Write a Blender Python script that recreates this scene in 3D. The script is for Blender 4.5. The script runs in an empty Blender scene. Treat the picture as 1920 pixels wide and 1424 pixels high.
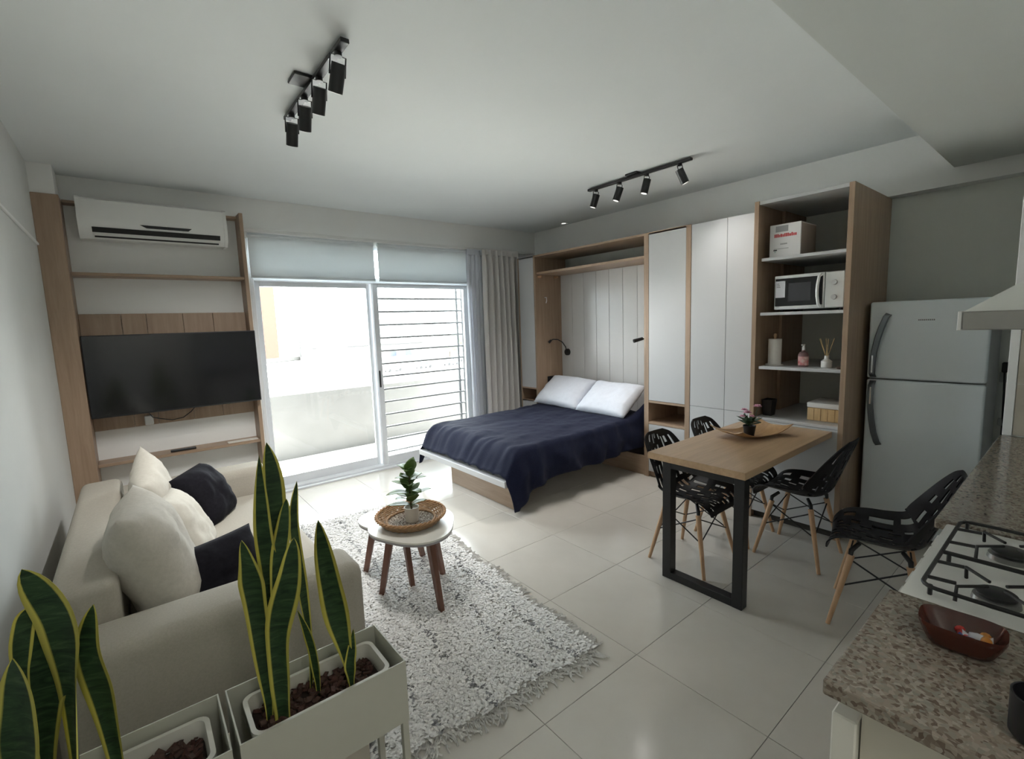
import bpy, bmesh, math, random
from mathutils import Vector, Matrix, Euler, noise
random.seed(7)
S = bpy.context.scene
COL = S.collection
# ------------------------------------------------------------------ camera
def make_camera():
    yaw, pitch, roll = (math.radians(a) for a in (38.774, -6.856, -1.987))
    fwd = Vector((math.sin(yaw)*math.cos(pitch), math.cos(yaw)*math.cos(pitch), math.sin(pitch)))
    right = Vector((math.cos(yaw), -math.sin(yaw), 0)); up = right.cross(fwd)
    r = right*math.cos(roll)+up*math.sin(roll); u = up*math.cos(roll)-right*math.sin(roll)
    cd = bpy.data.cameras.new('camera'); cd.sensor_width = 36; cd.sensor_fit = 'HORIZONTAL'
    cd.lens = 885.46/1920*36; cd.clip_start = .02; cd.clip_end = 600
    c = bpy.data.objects.new('camera', cd); COL.objects.link(c)
    m = Matrix((r, u, -fwd)).transposed().to_4x4(); m.translation = (0, 0, 1.6)
    c.matrix_world = m; S.camera = c
make_camera()
# ------------------------------------------------------------------ light
SKY = 7.0
w = bpy.data.worlds.new('sky'); S.world = w; w.use_nodes = True
bg = w.node_tree.nodes['Background']; bg.inputs[0].default_value = (.88, .95, 1, 1); bg.inputs[1].default_value = SKY
sd = bpy.data.lights.new('sun', 'SUN'); sd.energy = 48; sd.angle = math.radians(.6); sd.color = (1, .98, .94)
so = bpy.data.objects.new('sun', sd); COL.objects.link(so)
so.rotation_euler = Vector((.10, -.20, -1)).to_track_quat('-Z', 'Y').to_euler(); so.location = (2, 9, 12)
pd = bpy.data.lights.new('window_portal', 'AREA'); pd.shape = 'RECTANGLE'; pd.size = 2.5; pd.size_y = 2.45
pd.cycles.is_portal = True
po = bpy.data.objects.new('window_portal', pd); COL.objects.link(po); po.location = (2.16, 5.30, 1.225); po.rotation_euler = (math.radians(-90), 0, 0)
vs = S.view_settings; vs.view_transform = 'Standard'; vs.look = 'None'; vs.gamma = 1; vs.use_curve_mapping = False
vs.exposure = 1.2
# ------------------------------------------------------------------ materials
MATS = {}
def P(name, col, rough=.5, metal=0., spec=.5, **kw):
    if name in MATS: return MATS[name]
    m = bpy.data.materials.new(name); m.use_nodes = True; b = m.node_tree.nodes['Principled BSDF']
    b.inputs['Base Color'].default_value = (*col, 1); b.inputs['Roughness'].default_value = rough
    b.inputs['Metallic'].default_value = metal; b.inputs['Specular IOR Level'].default_value = spec
    for k, v in kw.items(): b.inputs[k].default_value = v
    MATS[name] = m; return m
def nodes(m): return m.node_tree.nodes, m.node_tree.links, m.node_tree.nodes['Principled BSDF']
def texco(m, scale=(1, 1, 1), coord='Object'):
    N, L, b = nodes(m); t = N.new('ShaderNodeTexCoord'); mp = N.new('ShaderNodeMapping'); mp.inputs['Scale'].default_value = scale
    L.new(t.outputs[coord], mp.inputs['Vector']); return mp.outputs[0]
def ramp(m, fac, stops):
    N, L, b = nodes(m); r = N.new('ShaderNodeValToRGB'); e = r.color_ramp.elements
    e[0].position, e[0].color = stops[0][0], (*stops[0][1], 1); e[1].position, e[1].color = stops[-1][0], (*stops[-1][1], 1)
    for p, c in stops[1:-1]:
        q = e.new(p); q.color = (*c, 1)
    L.new(fac, r.inputs[0]); return r.outputs[0]
def noise_tex(m, vec, scale, detail=4, rough=.6, dist=0.):
    N, L, b = nodes(m); n = N.new('ShaderNodeTexNoise'); n.inputs['Scale'].default_value = scale; n.inputs['Detail'].default_value = detail
    n.inputs['Roughness'].default_value = rough; n.inputs['Distortion'].default_value = dist; L.new(vec, n.inputs['Vector']); return n.outputs['Fac']
def bump(m, h, strength=.2, dist=.01):
    N, L, b = nodes(m); n = N.new('ShaderNodeBump'); n.inputs['Strength'].default_value = strength; n.inputs['Distance'].default_value = dist
    L.new(h, n.inputs['Height']); L.new(n.outputs[0], b.inputs['Normal'])
def noisy(name, c1, c2, scale=5, rough=.6, bmp=0., bscale=None, mscale=(1, 1, 1), spec=.5, detail=5, lo=.3, hi=.7, **kw):
    if name in MATS: return MATS[name]
    m = P(name, c1, rough, spec=spec, **kw); N, L, b = nodes(m); v = texco(m, mscale)
    f = noise_tex(m, v, scale, detail); L.new(ramp(m, f, [(lo, c1), (hi, c2)]), b.inputs['Base Color'])
    if bmp: bump(m, noise_tex(m, v, bscale or scale*4, 6), bmp)
    return m
def wood(name, c1, c2, axis='z', rough=.42, s=1.):
    if name in MATS: return MATS[name]
    m = P(name, c1, rough); N, L, b = nodes(m); a = {'x': (.9*s, 14*s, 14*s), 'y': (14*s, .9*s, 14*s), 'z': (14*s, 14*s, .9*s)}[axis]
    v = texco(m, a); f = noise_tex(m, v, 2.2, 6, .65, .6); mid = tuple((p+q)/2 for p, q in zip(c1, c2))
    L.new(ramp(m, f, [(.28, c2), (.5, mid), (.72, c1)]), b.inputs['Base Color']); bump(m, f, .06, .004); return m
OAK = ((.41, .295, .205), (.29, .195, .128))
oak = {a: wood('oak_laminate_'+a, *OAK, a) for a in 'xyz'}
dk = wood('walnut_leg', (.20, .085, .05), (.11, .045, .028), 'z')
beech = wood('beech_leg', (.62, .40, .24), (.47, .28, .155), 'z')
tabw = wood('table_oak', (.56, .385, .235), (.43, .285, .165), 'x', .35)
white = P('white_laminate', (.52, .525, .53), .34)
wall_m = noisy('wall_paint', (.83, .835, .815), (.85, .855, .835), 3, .75, .05, 60)
greyw = noisy('grey_wall_paint', (.74, .755, .70), (.77, .785, .73), 3, .75, .05, 60)
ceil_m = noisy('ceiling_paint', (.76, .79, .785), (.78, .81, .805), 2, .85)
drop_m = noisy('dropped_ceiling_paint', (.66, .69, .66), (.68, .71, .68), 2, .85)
black = P('black_metal', (.012, .012, .013), .38)
blackp = P('black_plastic', (.010, .010, .012), .42)
steel = P('brushed_metal', (.55, .56, .57), .3, 1.)
chrome = P('chrome', (.8, .8, .8), .12, 1.)
alu = P('white_aluminium', (.74, .77, .80), .35)
glassm = None
def glass_mat():
    m = bpy.data.materials.new('window_glass'); m.use_nodes = True; N = m.node_tree.nodes; L = m.node_tree.links
    N.remove(N['Principled BSDF']); tr = N.new('ShaderNodeBsdfTransparent'); tr.inputs[0].default_value = (.97, .985, .98, 1)
    gl = N.new('ShaderNodeBsdfGlossy'); gl.inputs['Roughness'].default_value = .02
    fr = N.new('ShaderNodeFresnel'); fr.inputs[0].default_value = 1.3; mx = N.new('ShaderNodeMixShader')
    L.new(fr.outputs[0], mx.inputs[0]); L.new(tr.outputs[0], mx.inputs[1]); L.new(gl.outputs[0], mx.inputs[2]); L.new(mx.outputs[0], N['Material Output'].inputs[0]); return m
glassm = glass_mat()
def translucent(m, col, fac):
    N, L, b = nodes(m); t = N.new('ShaderNodeBsdfTranslucent'); t.inputs[0].default_value = (*col, 1); mx = N.new('ShaderNodeMixShader'); mx.inputs[0].default_value = fac
    L.new(b.outputs[0], mx.inputs[1]); L.new(t.outputs[0], mx.inputs[2]); L.new(mx.outputs[0], N['Material Output'].inputs[0])
# ------------------------------------------------------------------ mesh helpers
MW = {}
def bm_new(): return bmesh.new()
def box(bm, x0, x1, y0, y1, z0, z1, bev=0., seg=1):
    x0, x1 = min(x0, x1), max(x0, x1); y0, y1 = min(y0, y1), max(y0, y1); z0, z1 = min(z0, z1), max(z0, z1)
    r = bmesh.ops.create_cube(bm, size=1); vs_ = r['verts']
    for v in vs_:
        v.co = Vector(((x0+x1)/2+v.co.x*(x1-x0), (y0+y1)/2+v.co.y*(y1-y0), (z0+z1)/2+v.co.z*(z1-z0)))
    if bev:
        es = list({e for v in vs_ for e in v.link_edges})
        bmesh.ops.bevel(bm, geom=es, offset=bev, segments=seg, affect='EDGES', profile=.5)
    return vs_
def Bx(*a, **k):
    bm = bm_new(); box(bm, *a, **k); return bm
def cyl(bm, p0, p1, r0, r1=None, n=16, caps=True):
    r1 = r0 if r1 is None else r1; p0, p1 = Vector(p0), Vector(p1); d = p1-p0
    m = Matrix.Translation((p0+p1)/2) @ d.to_track_quat('Z', 'Y').to_matrix().to_4x4()
    return bmesh.ops.create_cone(bm, cap_ends=caps, cap_tris=False, segments=n, radius1=r0, radius2=r1, depth=d.length, matrix=m)['verts']
def Cy(*a, **k):
    bm = bm_new(); cyl(bm, *a, **k); return bm
def tube(bm, pts, r, n=8, closed=False):
    pts = [Vector(p) for p in pts]; rings = []; N = len(pts); up = Vector((0, 0, 1)); prev = None
    for i, p in enumerate(pts):
        t = (pts[(i+1) % N]-pts[i-1]) if closed else (pts[min(i+1, N-1)]-pts[max(i-1, 0)])
        t.normalize()
        if prev is None:
            a = t.cross(up)
            if a.length < 1e-3: a = t.cross(Vector((1, 0, 0)))
        else: a = prev-t*prev.dot(t)
        a.normalize(); prev = a; b = t.cross(a); rr = r[i] if isinstance(r, (list, tuple)) else r
        rings.append([bm.verts.new(p+a*math.cos(k*2*math.pi/n)*rr+b*math.sin(k*2*math.pi/n)*rr) for k in range(n)])
    for i in range(N if closed else N-1):
        A, B = rings[i], rings[(i+1) % N]
        for k in range(n): bm.faces.new((A[k], A[(k+1) % n], B[(k+1) % n], B[k]))
    if not closed: bm.faces.new(rings[0][::-1]); bm.faces.new(rings[-1])
def Tu(*a, **k):
    bm = bm_new(); tube(bm, *a, **k); return bm
def lathe(bm, prof, c=(0, 0, 0), n=28, sq=None):
    rings = []
    for r, z in prof:
        rings.append([bm.verts.new((c[0]+r*math.cos(2*math.pi*k/n), c[1]+r*math.sin(2*math.pi*k/n), c[2]+z)) for k in range(n)])
    for A, B in zip(rings, rings[1:]):
        for k in range(n): bm.faces.new((A[k], A[(k+1) % n], B[(k+1) % n], B[k]))
    if prof[0][0] > 1e-4: bm.faces.new(rings[0][::-1])
    if prof[-1][0] > 1e-4: bm.faces.new(rings[-1])
    bmesh.ops.remove_doubles(bm, verts=bm.verts, dist=1e-6)
def La(*a, **k):
    bm = bm_new(); lathe(bm, *a, **k); return bm
def prism(bm, poly, axis, a, b):
    def mk(u, v, t): return {'x': (t, u, v), 'y': (u, t, v), 'z': (u, v, t)}[axis]
    A = [bm.verts.new(mk(u, v, a)) for u, v in poly]; B = [bm.verts.new(mk(u, v, b)) for u, v in poly]; n = len(poly)
    bm.faces.new(A); bm.faces.new(B[::-1])
    for k in range(n): bm.faces.new((A[k], B[k], B[(k+1) % n], A[(k+1) % n]))
    bmesh.ops.recalc_face_normals(bm, faces=bm.faces)
def Pr(*a):
    bm = bm_new(); prism(bm, *a); return bm
def grid(bm, f, nu, nv, closed_u=False):
    V = [[bm.verts.new(f(i/(nu if closed_u else nu-1), j/(nv-1))) for j in range(nv)] for i in range(nu)]
    for i in range(nu if closed_u else nu-1):
        for j in range(nv-1):
            bm.faces.new((V[i][j], V[(i+1) % nu][j], V[(i+1) % nu][j+1], V[i][j+1]))
    return V
def solid(bm, t):
    bmesh.ops.recalc_face_normals(bm, faces=bm.faces); bm.normal_update()
    ov = bm.verts[:]; of = bm.faces[:]; be = [(l.vert, l.link_loop_next.vert) for f_ in of for l in f_.loops if l.edge.is_boundary]
    nv = {v: bm.verts.new(v.co-v.normal*t) for v in ov}
    for f_ in of: bm.faces.new([nv[v] for v in reversed(f_.verts[:])])
    for a, b in be: bm.faces.new((b, a, nv[a], nv[b]))
def link(name, me, parent=None):
    o = bpy.data.objects.new(name, me); COL.objects.link(o)
    if parent is not None: o.parent = parent
    return o
def obj(name, bm, mat, parent=None, smooth=None, local=False):
    """one mesh object; geometry is given in world coordinates unless local"""
    bmesh.ops.recalc_face_normals(bm, faces=bm.faces)
    if parent is None:
        xs = [v.co for v in bm.verts]
        c = Vector(((min(v.x for v in xs)+max(v.x for v in xs))/2, (min(v.y for v in xs)+max(v.y for v in xs))/2, min(v.z for v in xs)))
        M = Matrix.Translation(c)
    else: M = MW[parent.name]
    if not local or parent is None: bm.transform(M.inverted())
    me = bpy.data.meshes.new(name); bm.to_mesh(me); bm.free()
    o = link(name, me, parent); me.materials.append(mat)
    if parent is None: o.location = M.translation
    MW[o.name] = M
    if smooth:
        for p in me.polygons: p.use_smooth = True
        if smooth != 'all': me.set_sharp_from_angle(angle=math.radians(smooth))
    return o
def thing(name, label, cat, loc=(0, 0, 0), rotz=0., group=None):
    e = bpy.data.objects.new(name, None); COL.objects.link(e); e.empty_display_size = .05
    e.location = loc; e.rotation_euler = (0, 0, rotz); MW[e.name] = Matrix.Translation(loc) @ Matrix.Rotation(rotz, 4, 'Z')
    return tag(e, label, cat, group)
def tag(o, label, cat=None, group=None, kind=None):
    if label: o['label'] = label
    if cat: o['category'] = cat
    if group: o['group'] = group
    if kind: o['kind'] = kind
    return o
def struct(o, label=None, cat=None):
    o['kind'] = 'structure'
    if label: o['label'] = label
    if cat: o['category'] = cat
    return o
def dup(root, loc, rotz, label, group=None):
    r = root.copy(); COL.objects.link(r); r.location = loc; r.rotation_euler = (0, 0, rotz); r['label'] = label
    if group: r['group'] = group
    for ch in root.children:
        c = ch.copy(); COL.objects.link(c); c.parent = r
        for g in ch.children:
            d = g.copy(); COL.objects.link(d); d.parent = c
    return r
def rnd(a, b): return random.uniform(a, b)
# ================================================================== THE ROOM
XL, XR, YB, ZC = -.43, 4.62, 5.0, 2.82
tile_m = noisy('porcelain_tile', (.55, .52, .465), (.595, .565, .51), 3, .15, 0, spec=.6, detail=6)
grout = P('grout', (.33, .31, .27), .8)
fl = struct(obj('floor', Bx(XL-.1, XR+.1, -1.8, YB+.0, -.12, -.004), grout), 'polished beige porcelain tile floor', 'floor')
TS, GX, GY = .60, 1.137, 1.282
tile_me = None
i0, i1 = math.floor((XL-GX)/TS), math.ceil((XR-GX)/TS); j0, j1 = math.floor((-1.6-GY)/TS), math.ceil((YB-GY)/TS)
for i in range(i0, i1):
    for j in range(j0, j1):
        x0, x1 = max(GX+i*TS, XL)+.0012, min(GX+(i+1)*TS, XR)-.0012; y0, y1 = max(GY+j*TS, -1.6)+.0012, min(GY+(j+1)*TS, YB-.02)-.0012
        if x1-x0 < .03 or y1-y0 < .03: continue
        full = abs(x1-x0-(TS-.0024)) < 1e-4 and abs(y1-y0-(TS-.0024)) < 1e-4
        if full and tile_me: me = tile_me
        else:
            bm = bm_new(); box(bm, -(x1-x0)/2, (x1-x0)/2, -(y1-y0)/2, (y1-y0)/2, -.008, 0, bev=.0008)
            me = bpy.data.meshes.new('tile'); bm.to_mesh(me); bm.free(); me.materials.append(tile_m)
            if full: tile_me = me
        t = link('tile', me, fl); t.location = Vector(((x0+x1)/2, (y0+y1)/2, 0))-fl.location
WX0, WX1, WZ = .93, 3.40, 2.46          # window opening
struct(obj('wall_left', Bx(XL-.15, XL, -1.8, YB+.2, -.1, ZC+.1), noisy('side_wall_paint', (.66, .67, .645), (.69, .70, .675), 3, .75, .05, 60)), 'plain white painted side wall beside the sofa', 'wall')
wb = bm_new(); box(wb, XL-.15, WX0, YB, YB+.18, -.1, ZC+.1); box(wb, WX1, XR+.15, YB, YB+.18, -.1, ZC+.1); box(wb, WX0, WX1, YB, YB+.18, WZ, ZC+.1)
struct(obj('wall_back', wb, wall_m), 'white painted wall with the wide balcony window', 'wall')
struct(obj('wall_right', Bx(XR, XR+.15, -1.8, YB+.2, -.1, ZC+.1), greyw), 'grey painted wall behind the refrigerator', 'wall')
struct(obj('wall_kitchen', Bx(.92, XR, -.50, -.36, -.1, ZC+.1), wall_m), 'white painted wall behind the kitchen counter', 'wall')
struct(obj('wall_hall', Bx(.80, .92, -1.8, -.36, -.1, ZC+.1), wall_m), 'white hallway wall', 'wall')
struct(obj('wall_front', Bx(XL-.15, .92, -1.95, -1.8, -.1, ZC+.1), wall_m), 'white entry wall', 'wall')
struct(obj('ceiling', Bx(XL-.15, XR+.15, -1.95, YB+.2, ZC, ZC+.12), ceil_m), 'smooth white painted ceiling', 'ceiling')
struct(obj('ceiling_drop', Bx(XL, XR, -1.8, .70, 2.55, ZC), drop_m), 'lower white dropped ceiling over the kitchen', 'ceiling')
struct(obj('trim_1', Bx(4.50, XR, -.36, YB, 2.435, ZC), wall_m), 'white painted beam above the wall cabinets', 'beam')
struct(obj('trim_2', Bx(XL, XL+.012, -1.8, 4.70, 2.252, 2.268, bev=.002), wall_m), 'thin white ledge line along the side wall', 'trim')
# kitchen partition with tiled face
backs = noisy('backsplash_tile', (.40, .36, .29), (.47, .43, .35), 9, .3, spec=.5)
pt = struct(obj('wall_partition', Bx(3.556, 3.66, -.36, .28, 0, 2.55), greyw), 'short partition wall between counter and refrigerator', 'wall')
obj('corner_trim', Bx(3.545, 3.556, .248, .284, .92, 2.55, bev=.002), P('white_pvc', (.78, .78, .76), .4), pt)
for k in range(3):
    for j in range(6):
        y1 = .246-k*.202; z0 = .925+j*.272
        obj('wall_tile', Bx(3.547, 3.556, max(y1-.199, -.355), y1, z0, min(z0+.269, 2.545), bev=.001), backs, pt)
# ------------------------------------------------------------------ window
win = struct(thing('window_1', 'wide white aluminium sliding balcony door', 'window', (2.165, 5.06, 0)))
def frame(x0, x1, y0, y1, z0, z1, wst, wt=None, wb_=None):
    bm = bm_new(); wt = wt or wst; wb_ = wb_ or wst
    box(bm, x0, x0+wst, y0, y1, z0, z1, bev=.004); box(bm, x1-wst, x1, y0, y1, z0, z1, bev=.004)
    box(bm, x0+wst, x1-wst, y0+.002, y1-.002, z1-wt, z1, bev=.003); box(bm, x0+wst, x1-wst, y0+.002, y1-.002, z0, z0+wb_, bev=.003); return bm
obj('outer_frame', frame(WX0, WX1, 5.0, 5.16, -.012, WZ, .035, .035, .05), alu, win)
obj('transom', Bx(WX0+.03, WX1-.03, 5.01, 5.15, 2.075, 2.135, bev=.004), alu, win)
obj('track', Bx(WX0+.03, WX1-.03, 4.955, 5.0, -.01, .018, bev=.004), alu, win)
for x0, x1, nm in ((WX0+.035, 2.14, 0), (2.14, WX1-.035, 1)):
    obj('pane', Bx(x0, x1, 5.075, 5.08, 2.135, WZ-.035), glassm, win, local=False)
s1 = obj('sliding_sash', frame(WX0+.02, 2.155, 5.095, 5.135, .035, 2.085, .075, .055, .09), alu, win)
obj('pane', Bx(WX0+.09, 2.085, 5.112, 5.117, .12, 2.035), glassm, s1)
s2 = obj('sliding_sash', frame(2.125, WX1-.03, 5.03, 5.072, .035, 2.085, .06, .05, .09), alu, win)
obj('pane', Bx(2.18, WX1-.085, 5.048, 5.053, .12, 2.04), glassm, s2)
obj('latch', Bx(2.132, 2.148, 5.005, 5.03, .93, 1.12, bev=.006), blackp, s2)
# security grille
barm = P('grille_bar', (.045, .048, .05), .5)
gr = thing('window_grille', 'white horizontal bar security grille outside the sliding door', 'grille', (2.75, 5.21, 0))
for x in (2.165, 3.31, 3.39): obj('upright', Bx(x-.012, x+.012, 5.20, 5.225, .03, 2.12, bev=.002), barm, gr)
for k in range(13):
    z = 1.927-.1497*k; obj('bar', Cy((2.16, 5.212, z), (3.40, 5.212, z), .0135, n=10), barm, gr, smooth=40)
# ------------------------------------------------------------------ balcony
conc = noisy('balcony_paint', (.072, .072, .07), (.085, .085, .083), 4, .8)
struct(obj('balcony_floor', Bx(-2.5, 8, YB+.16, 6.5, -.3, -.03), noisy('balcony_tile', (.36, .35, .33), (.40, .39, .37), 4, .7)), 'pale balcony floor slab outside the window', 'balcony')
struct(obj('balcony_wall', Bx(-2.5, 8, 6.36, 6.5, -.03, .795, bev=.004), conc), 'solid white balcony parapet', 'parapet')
# ================================================================== TV WALL
pil = thing('wood_pillar', 'tall wood clad corner pillar beside the television shelves', 'pillar', (-.36, 4.86, 0))
obj('cladding', Bx(XL, -.285, 4.715, YB, 0, 2.615, bev=.003), oak['z'], pil)
obj('upper_column', Bx(XL, -.30, 4.73, YB, 2.617, ZC-.001), wall_m, pil)
tvu = thing('tv_wall_unit', 'oak wall unit with thin shelves behind the television', 'shelf unit', (.28, 4.9, 0))
obj('side_post', Bx(.856, .886, 4.80, YB-.001, 0, 2.635, bev=.002), oak['z'], tvu)
obj('top_rail', Bx(-.284, .855, 4.90, YB-.001, 2.600, 2.622, bev=.002), oak['x'], tvu)
for z in (2.062, .586): obj('shelf', Bx(-.284, .855, 4.815, YB-.001, z, z+.024, bev=.002), oak['x'], tvu)
xs = [-.284, -.03, .13, .38, .60, .855]
for a, b in zip(xs, xs[1:]): obj('board', Bx(a+.0012, b-.0012, 4.945, YB-.001, .855, 1.779, bev=.0012), oak['z'], tvu)
tv = thing('television', 'large black flat screen television on the oak panel', 'television', (.30, 4.72, .99))
obj('housing', Bx(-.279, .879, 4.715, 4.775, .985, 1.612, bev=.006, seg=2), blackp, tv)
obj('screen', Bx(-.271, .871, 4.7135, 4.716, .997, 1.604), P('screen_glass', (.006, .006, .008), .12, spec=.6), tv)
obj('wall_bracket', Bx(.1, .5, 4.775, 4.944, 1.2, 1.4, bev=.004), black, tv)
cb = thing('tv_power_cable', 'black television cable with a white plug hanging below the screen', 'cable', (.2, 4.93, .86))
obj('cord', Tu([(.06, 4.78, .99), (.09, 4.84, .93), (.14, 4.92, .90), (.22, 4.932, .875), (.30, 4.93, .885), (.36, 4.92, .93), (.39, 4.80, .99)], .004, 6), blackp, cb, smooth=60)
obj('plug', Bx(.035, .095, 4.925, 4.944, .858, .935, bev=.006), P('white_plastic', (.78, .78, .76), .4), cb)
wp = MATS['white_plastic']
rm = thing('remote_control', 'slim black remote control on the low shelf', 'remote control', (.26, 4.87, .61))
rb = obj('body', Bx(.18, .36, 4.845, 4.885, .6105, .628, bev=.004, seg=2), blackp, rm)
for k in range(6): obj('button', Cy((.2+k*.027, 4.865, .627), (.2+k*.027, 4.865, .630), .006, n=10), P('grey_rubber', (.12, .12, .13), .6), rm)
tag(obj('paper_leaflet', Bx(.60, .84, 4.83, 4.90, .6105, .617, bev=.001), P('paper', (.78, .76, .70), .7)), 'folded white leaflet lying on the low shelf', 'leaflet')
# air conditioner
ac = thing('air_conditioner', 'white split air conditioner mounted above the shelves', 'air conditioner', (.27, 4.9, 2.34))
acw = P('ac_white', (.77, .775, .75), .35)
prof = [(5.0, 2.345), (5.0, 2.64), (4.83, 2.64), (4.805, 2.625), (4.795, 2.50), (4.80, 2.43), (4.82, 2.385), (4.87, 2.345)]
obj('body', Pr([(y, z) for y, z in prof], 'x', -.185, .735), acw, ac, smooth=30)
for x0, x1 in ((-.207, -.185), (.735, .757)):
    p2 = [(y-(.006 if y < 4.9 else 0), z+(.004 if z > 2.6 else -.004)) for y, z in prof]; obj('side_cap', Pr(p2, 'x', x0, x1), acw, ac, smooth=30)
def on_slope(t): return (4.80+(4.82-4.80)*t, 2.43+(2.385-2.43)*t)
obj('air_outlet', Pr([(4.797, 2.424), (4.83, 2.424), (4.83, 2.388), (4.812, 2.388)], 'x', -.13, .70), P('vent_black', (.008, .008, .008), .6), ac)
obj('flap', Pr([(4.812, 2.386), (4.84, 2.386), (4.85, 2.366), (4.836, 2.366)], 'x', -.13, .70), acw, ac)
obj('lower_slot', Pr([(4.834, 2.370), (4.85, 2.370), (4.856, 2.356), (4.846, 2.358)], 'x', -.12, .69), MATS['vent_black'], ac)
obj('display', Pr([(.16, 2.462), (.50, 2.462), (.475, 2.440), (.20, 2.440)], 'y', 4.792, 4.80), P('display_black', (.01, .01, .012), .15), ac)
# ================================================================== BLINDS AND CURTAIN
blm = P('blind_fabric', (.72, .75, .76), .85); translucent(blm, (.66, .70, .71), .22)
for x0, x1, lab in ((.935, 2.135, 'grey roller blind beside the television unit'), (2.180, 3.385, 'grey roller blind next to the curtain')):
    b = thing('roller_blind', lab, 'blind', ((x0+x1)/2, 4.955, 2.1), 0, 'roller blinds')
    obj('fabric', Bx(x0, x1, 4.953, 4.956, 2.11, 2.47), blm, b); obj('hem_bar', Bx(x0, x1, 4.946, 4.960, 2.094, 2.114, bev=.004), blm, b)
    obj('roller', Cy((x0, 4.962, 2.485), (x1, 4.962, 2.485), .019, n=16), blm, b, smooth=40)
cr = thing('curtain_rail', 'white ceiling curtain rail running above the blinds', 'rail', (2.45, 4.94, 2.5))
obj('rail', Bx(.90, 4.42, 4.925, 4.945, 2.508, 2.535, bev=.003), P('rail_white', (.72, .72, .70), .4), cr)
for x in (.95, 2.16, 3.35, 4.3): obj('bracket', Bx(x-.012, x+.012, 4.945, YB, 2.512, 2.53, bev=.002), MATS['rail_white'], cr)
def curtain(name, x0, x1, y, z0, z1, folds, amp, mat, lab, seed):
    rs = random.Random(seed); ph = [rs.uniform(0, 6) for _ in range(4)]
    t = thing(name, lab, 'curtain', ((x0+x1)/2, y, 0)); bm = bm_new()
    def f(u, v):
        fl_ = 1-.55*max(0, (v-.93)/.07); s = u*folds*2*math.pi+ph[0]+.5*math.sin(u*5+ph[1])
        yy = y+amp*fl_*(math.sin(s)+.3*math.sin(2.1*s+ph[2]+v*1.5))+.01*math.sin(v*4+ph[3]+u*6)
        return Vector((x0+(x1-x0)*u+.010*math.sin(s*1.0+1.2)*fl_, yy, z0+(z1-z0)*v))
    grid(bm, f, folds*14, 24); solid(bm, .002); obj('cloth', bm, mat, t, smooth='all')
    obj('header_tape', Bx(x0, x1, y-.012, y+.004, z1-.06, z1+.012, bev=.003), mat, t); return t
linen = noisy('grey_linen', (.72, .70, .67), (.78, .76, .74), 120, .95, .15, 300); translucent(linen, (.58, .55, .52), .22)
sheer = P('sheer_white', (.74, .76, .80), .9)
translucent(sheer, (.8, .83, .88), .35)
curtain('sheer_curtain', 3.30, 3.56, 4.905, .015, 2.50, 5, .018, sheer, 'narrow white sheer curtain beside the window frame', 3)
curtain('linen_curtain', 3.47, 4.04, 4.82, .015, 2.50, 6, .036, linen, 'gathered grey linen curtain between window and cabinets', 5)
# ================================================================== WALL CABINETS
XC, XU = 3.964, 3.71
ZT = 2.41
def door(name, y0, y1, z0, z1, parent, x=XC, knob=False):
    return obj(name, Bx(x, x+.018, y0+.0015, y1-.0015, z0+.0015, z1-.0015, bev=.0015), white, parent)
# narrow cabinet by the curtain
nc = thing('narrow_cabinet', 'narrow white door cabinet between curtain and bed niche', 'cabinet', (4.2, 4.6, 0))
obj('side_panel', Bx(XC, 4.499, 4.722, 4.742, 0, ZT, bev=.001), oak['z'], nc)
obj('top_panel', Bx(XC, 4.499, 4.445, 4.722, ZT-.02, ZT, bev=.001), white, nc)
for z in (.60, .765): obj('shelf', Bx(XC, 4.48, 4.445, 4.722, z-.018, z, bev=.001), oak['y'], nc)
obj('back_panel', Bx(4.48, 4.499, 4.445, 4.722, .08, ZT-.02), oak['z'], nc)
door('door', 4.445, 4.722, .765, ZT-.002, nc); door('lower_door', 4.445, 4.722, .06, .60, nc)
# wall bed
wbed = thing('wall_bed', 'fold down bed platform in an oak framed wall niche', 'wall bed', (3.4, 3.6, 0))
obj('side_panel', Bx(XC, 4.499, 4.413, 4.443, 0, ZT, bev=.001), oak['z'], wbed)
obj('side_panel', Bx(XC, 4.499, 2.800, 2.826, 0, ZT, bev=.001), oak['z'], wbed)
obj('top_panel', Bx(XC, 4.499, 2.826, 4.413, ZT-.022, ZT, bev=.001), oak['y'], wbed)
obj('niche_shelf', Bx(3.99, 4.499, 2.827, 4.412, 2.178, 2.205, bev=.001), oak['y'], wbed)
plank_m = P('white_plank', (.68, .67, .655), .22)
ys = [2.828]+[2.828+.1978*k for k in range(1, 8)]+[4.411]
for a, b in zip(ys, ys[1:]): obj('plank', Bx(4.40, 4.418, a+.0015, b-.0015, .32, 2.177, bev=.0018), plank_m, wbed)
obj('back_panel', Bx(4.419, 4.44, 2.827, 4.412, .02, 2.177), white, wbed)
obj('bed_board', Bx(2.25, 4.395, 2.945, 4.40, .262, .315, bev=.003), white, wbed)
obj('support_panel', Bx(2.425, 2.455, 3.04, 4.06, 0, .261, bev=.002), oak['y'], wbed)
obj('support_rib', Bx(2.456, 3.30, 3.60, 3.63, 0, .261, bev=.002), oak['x'], wbed)
obj('kick_panel', Bx(3.98, 4.0, 2.83, 4.41, 0, .20, bev=.001), oak['y'], wbed)
for x in (4.02, 4.30): obj('coat_peg', Cy((x, 4.36, 2.155), (x, 4.413, 2.155), .013, n=12), beech, wbed, smooth=40)
obj('wall_hook', Tu([(4.12, 4.413, 1.90), (4.12, 4.385, 1.90), (4.12, 4.38, 1.86), (4.12, 4.392, 1.83)], .006, 8), wp, wbed, smooth=60)
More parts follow.
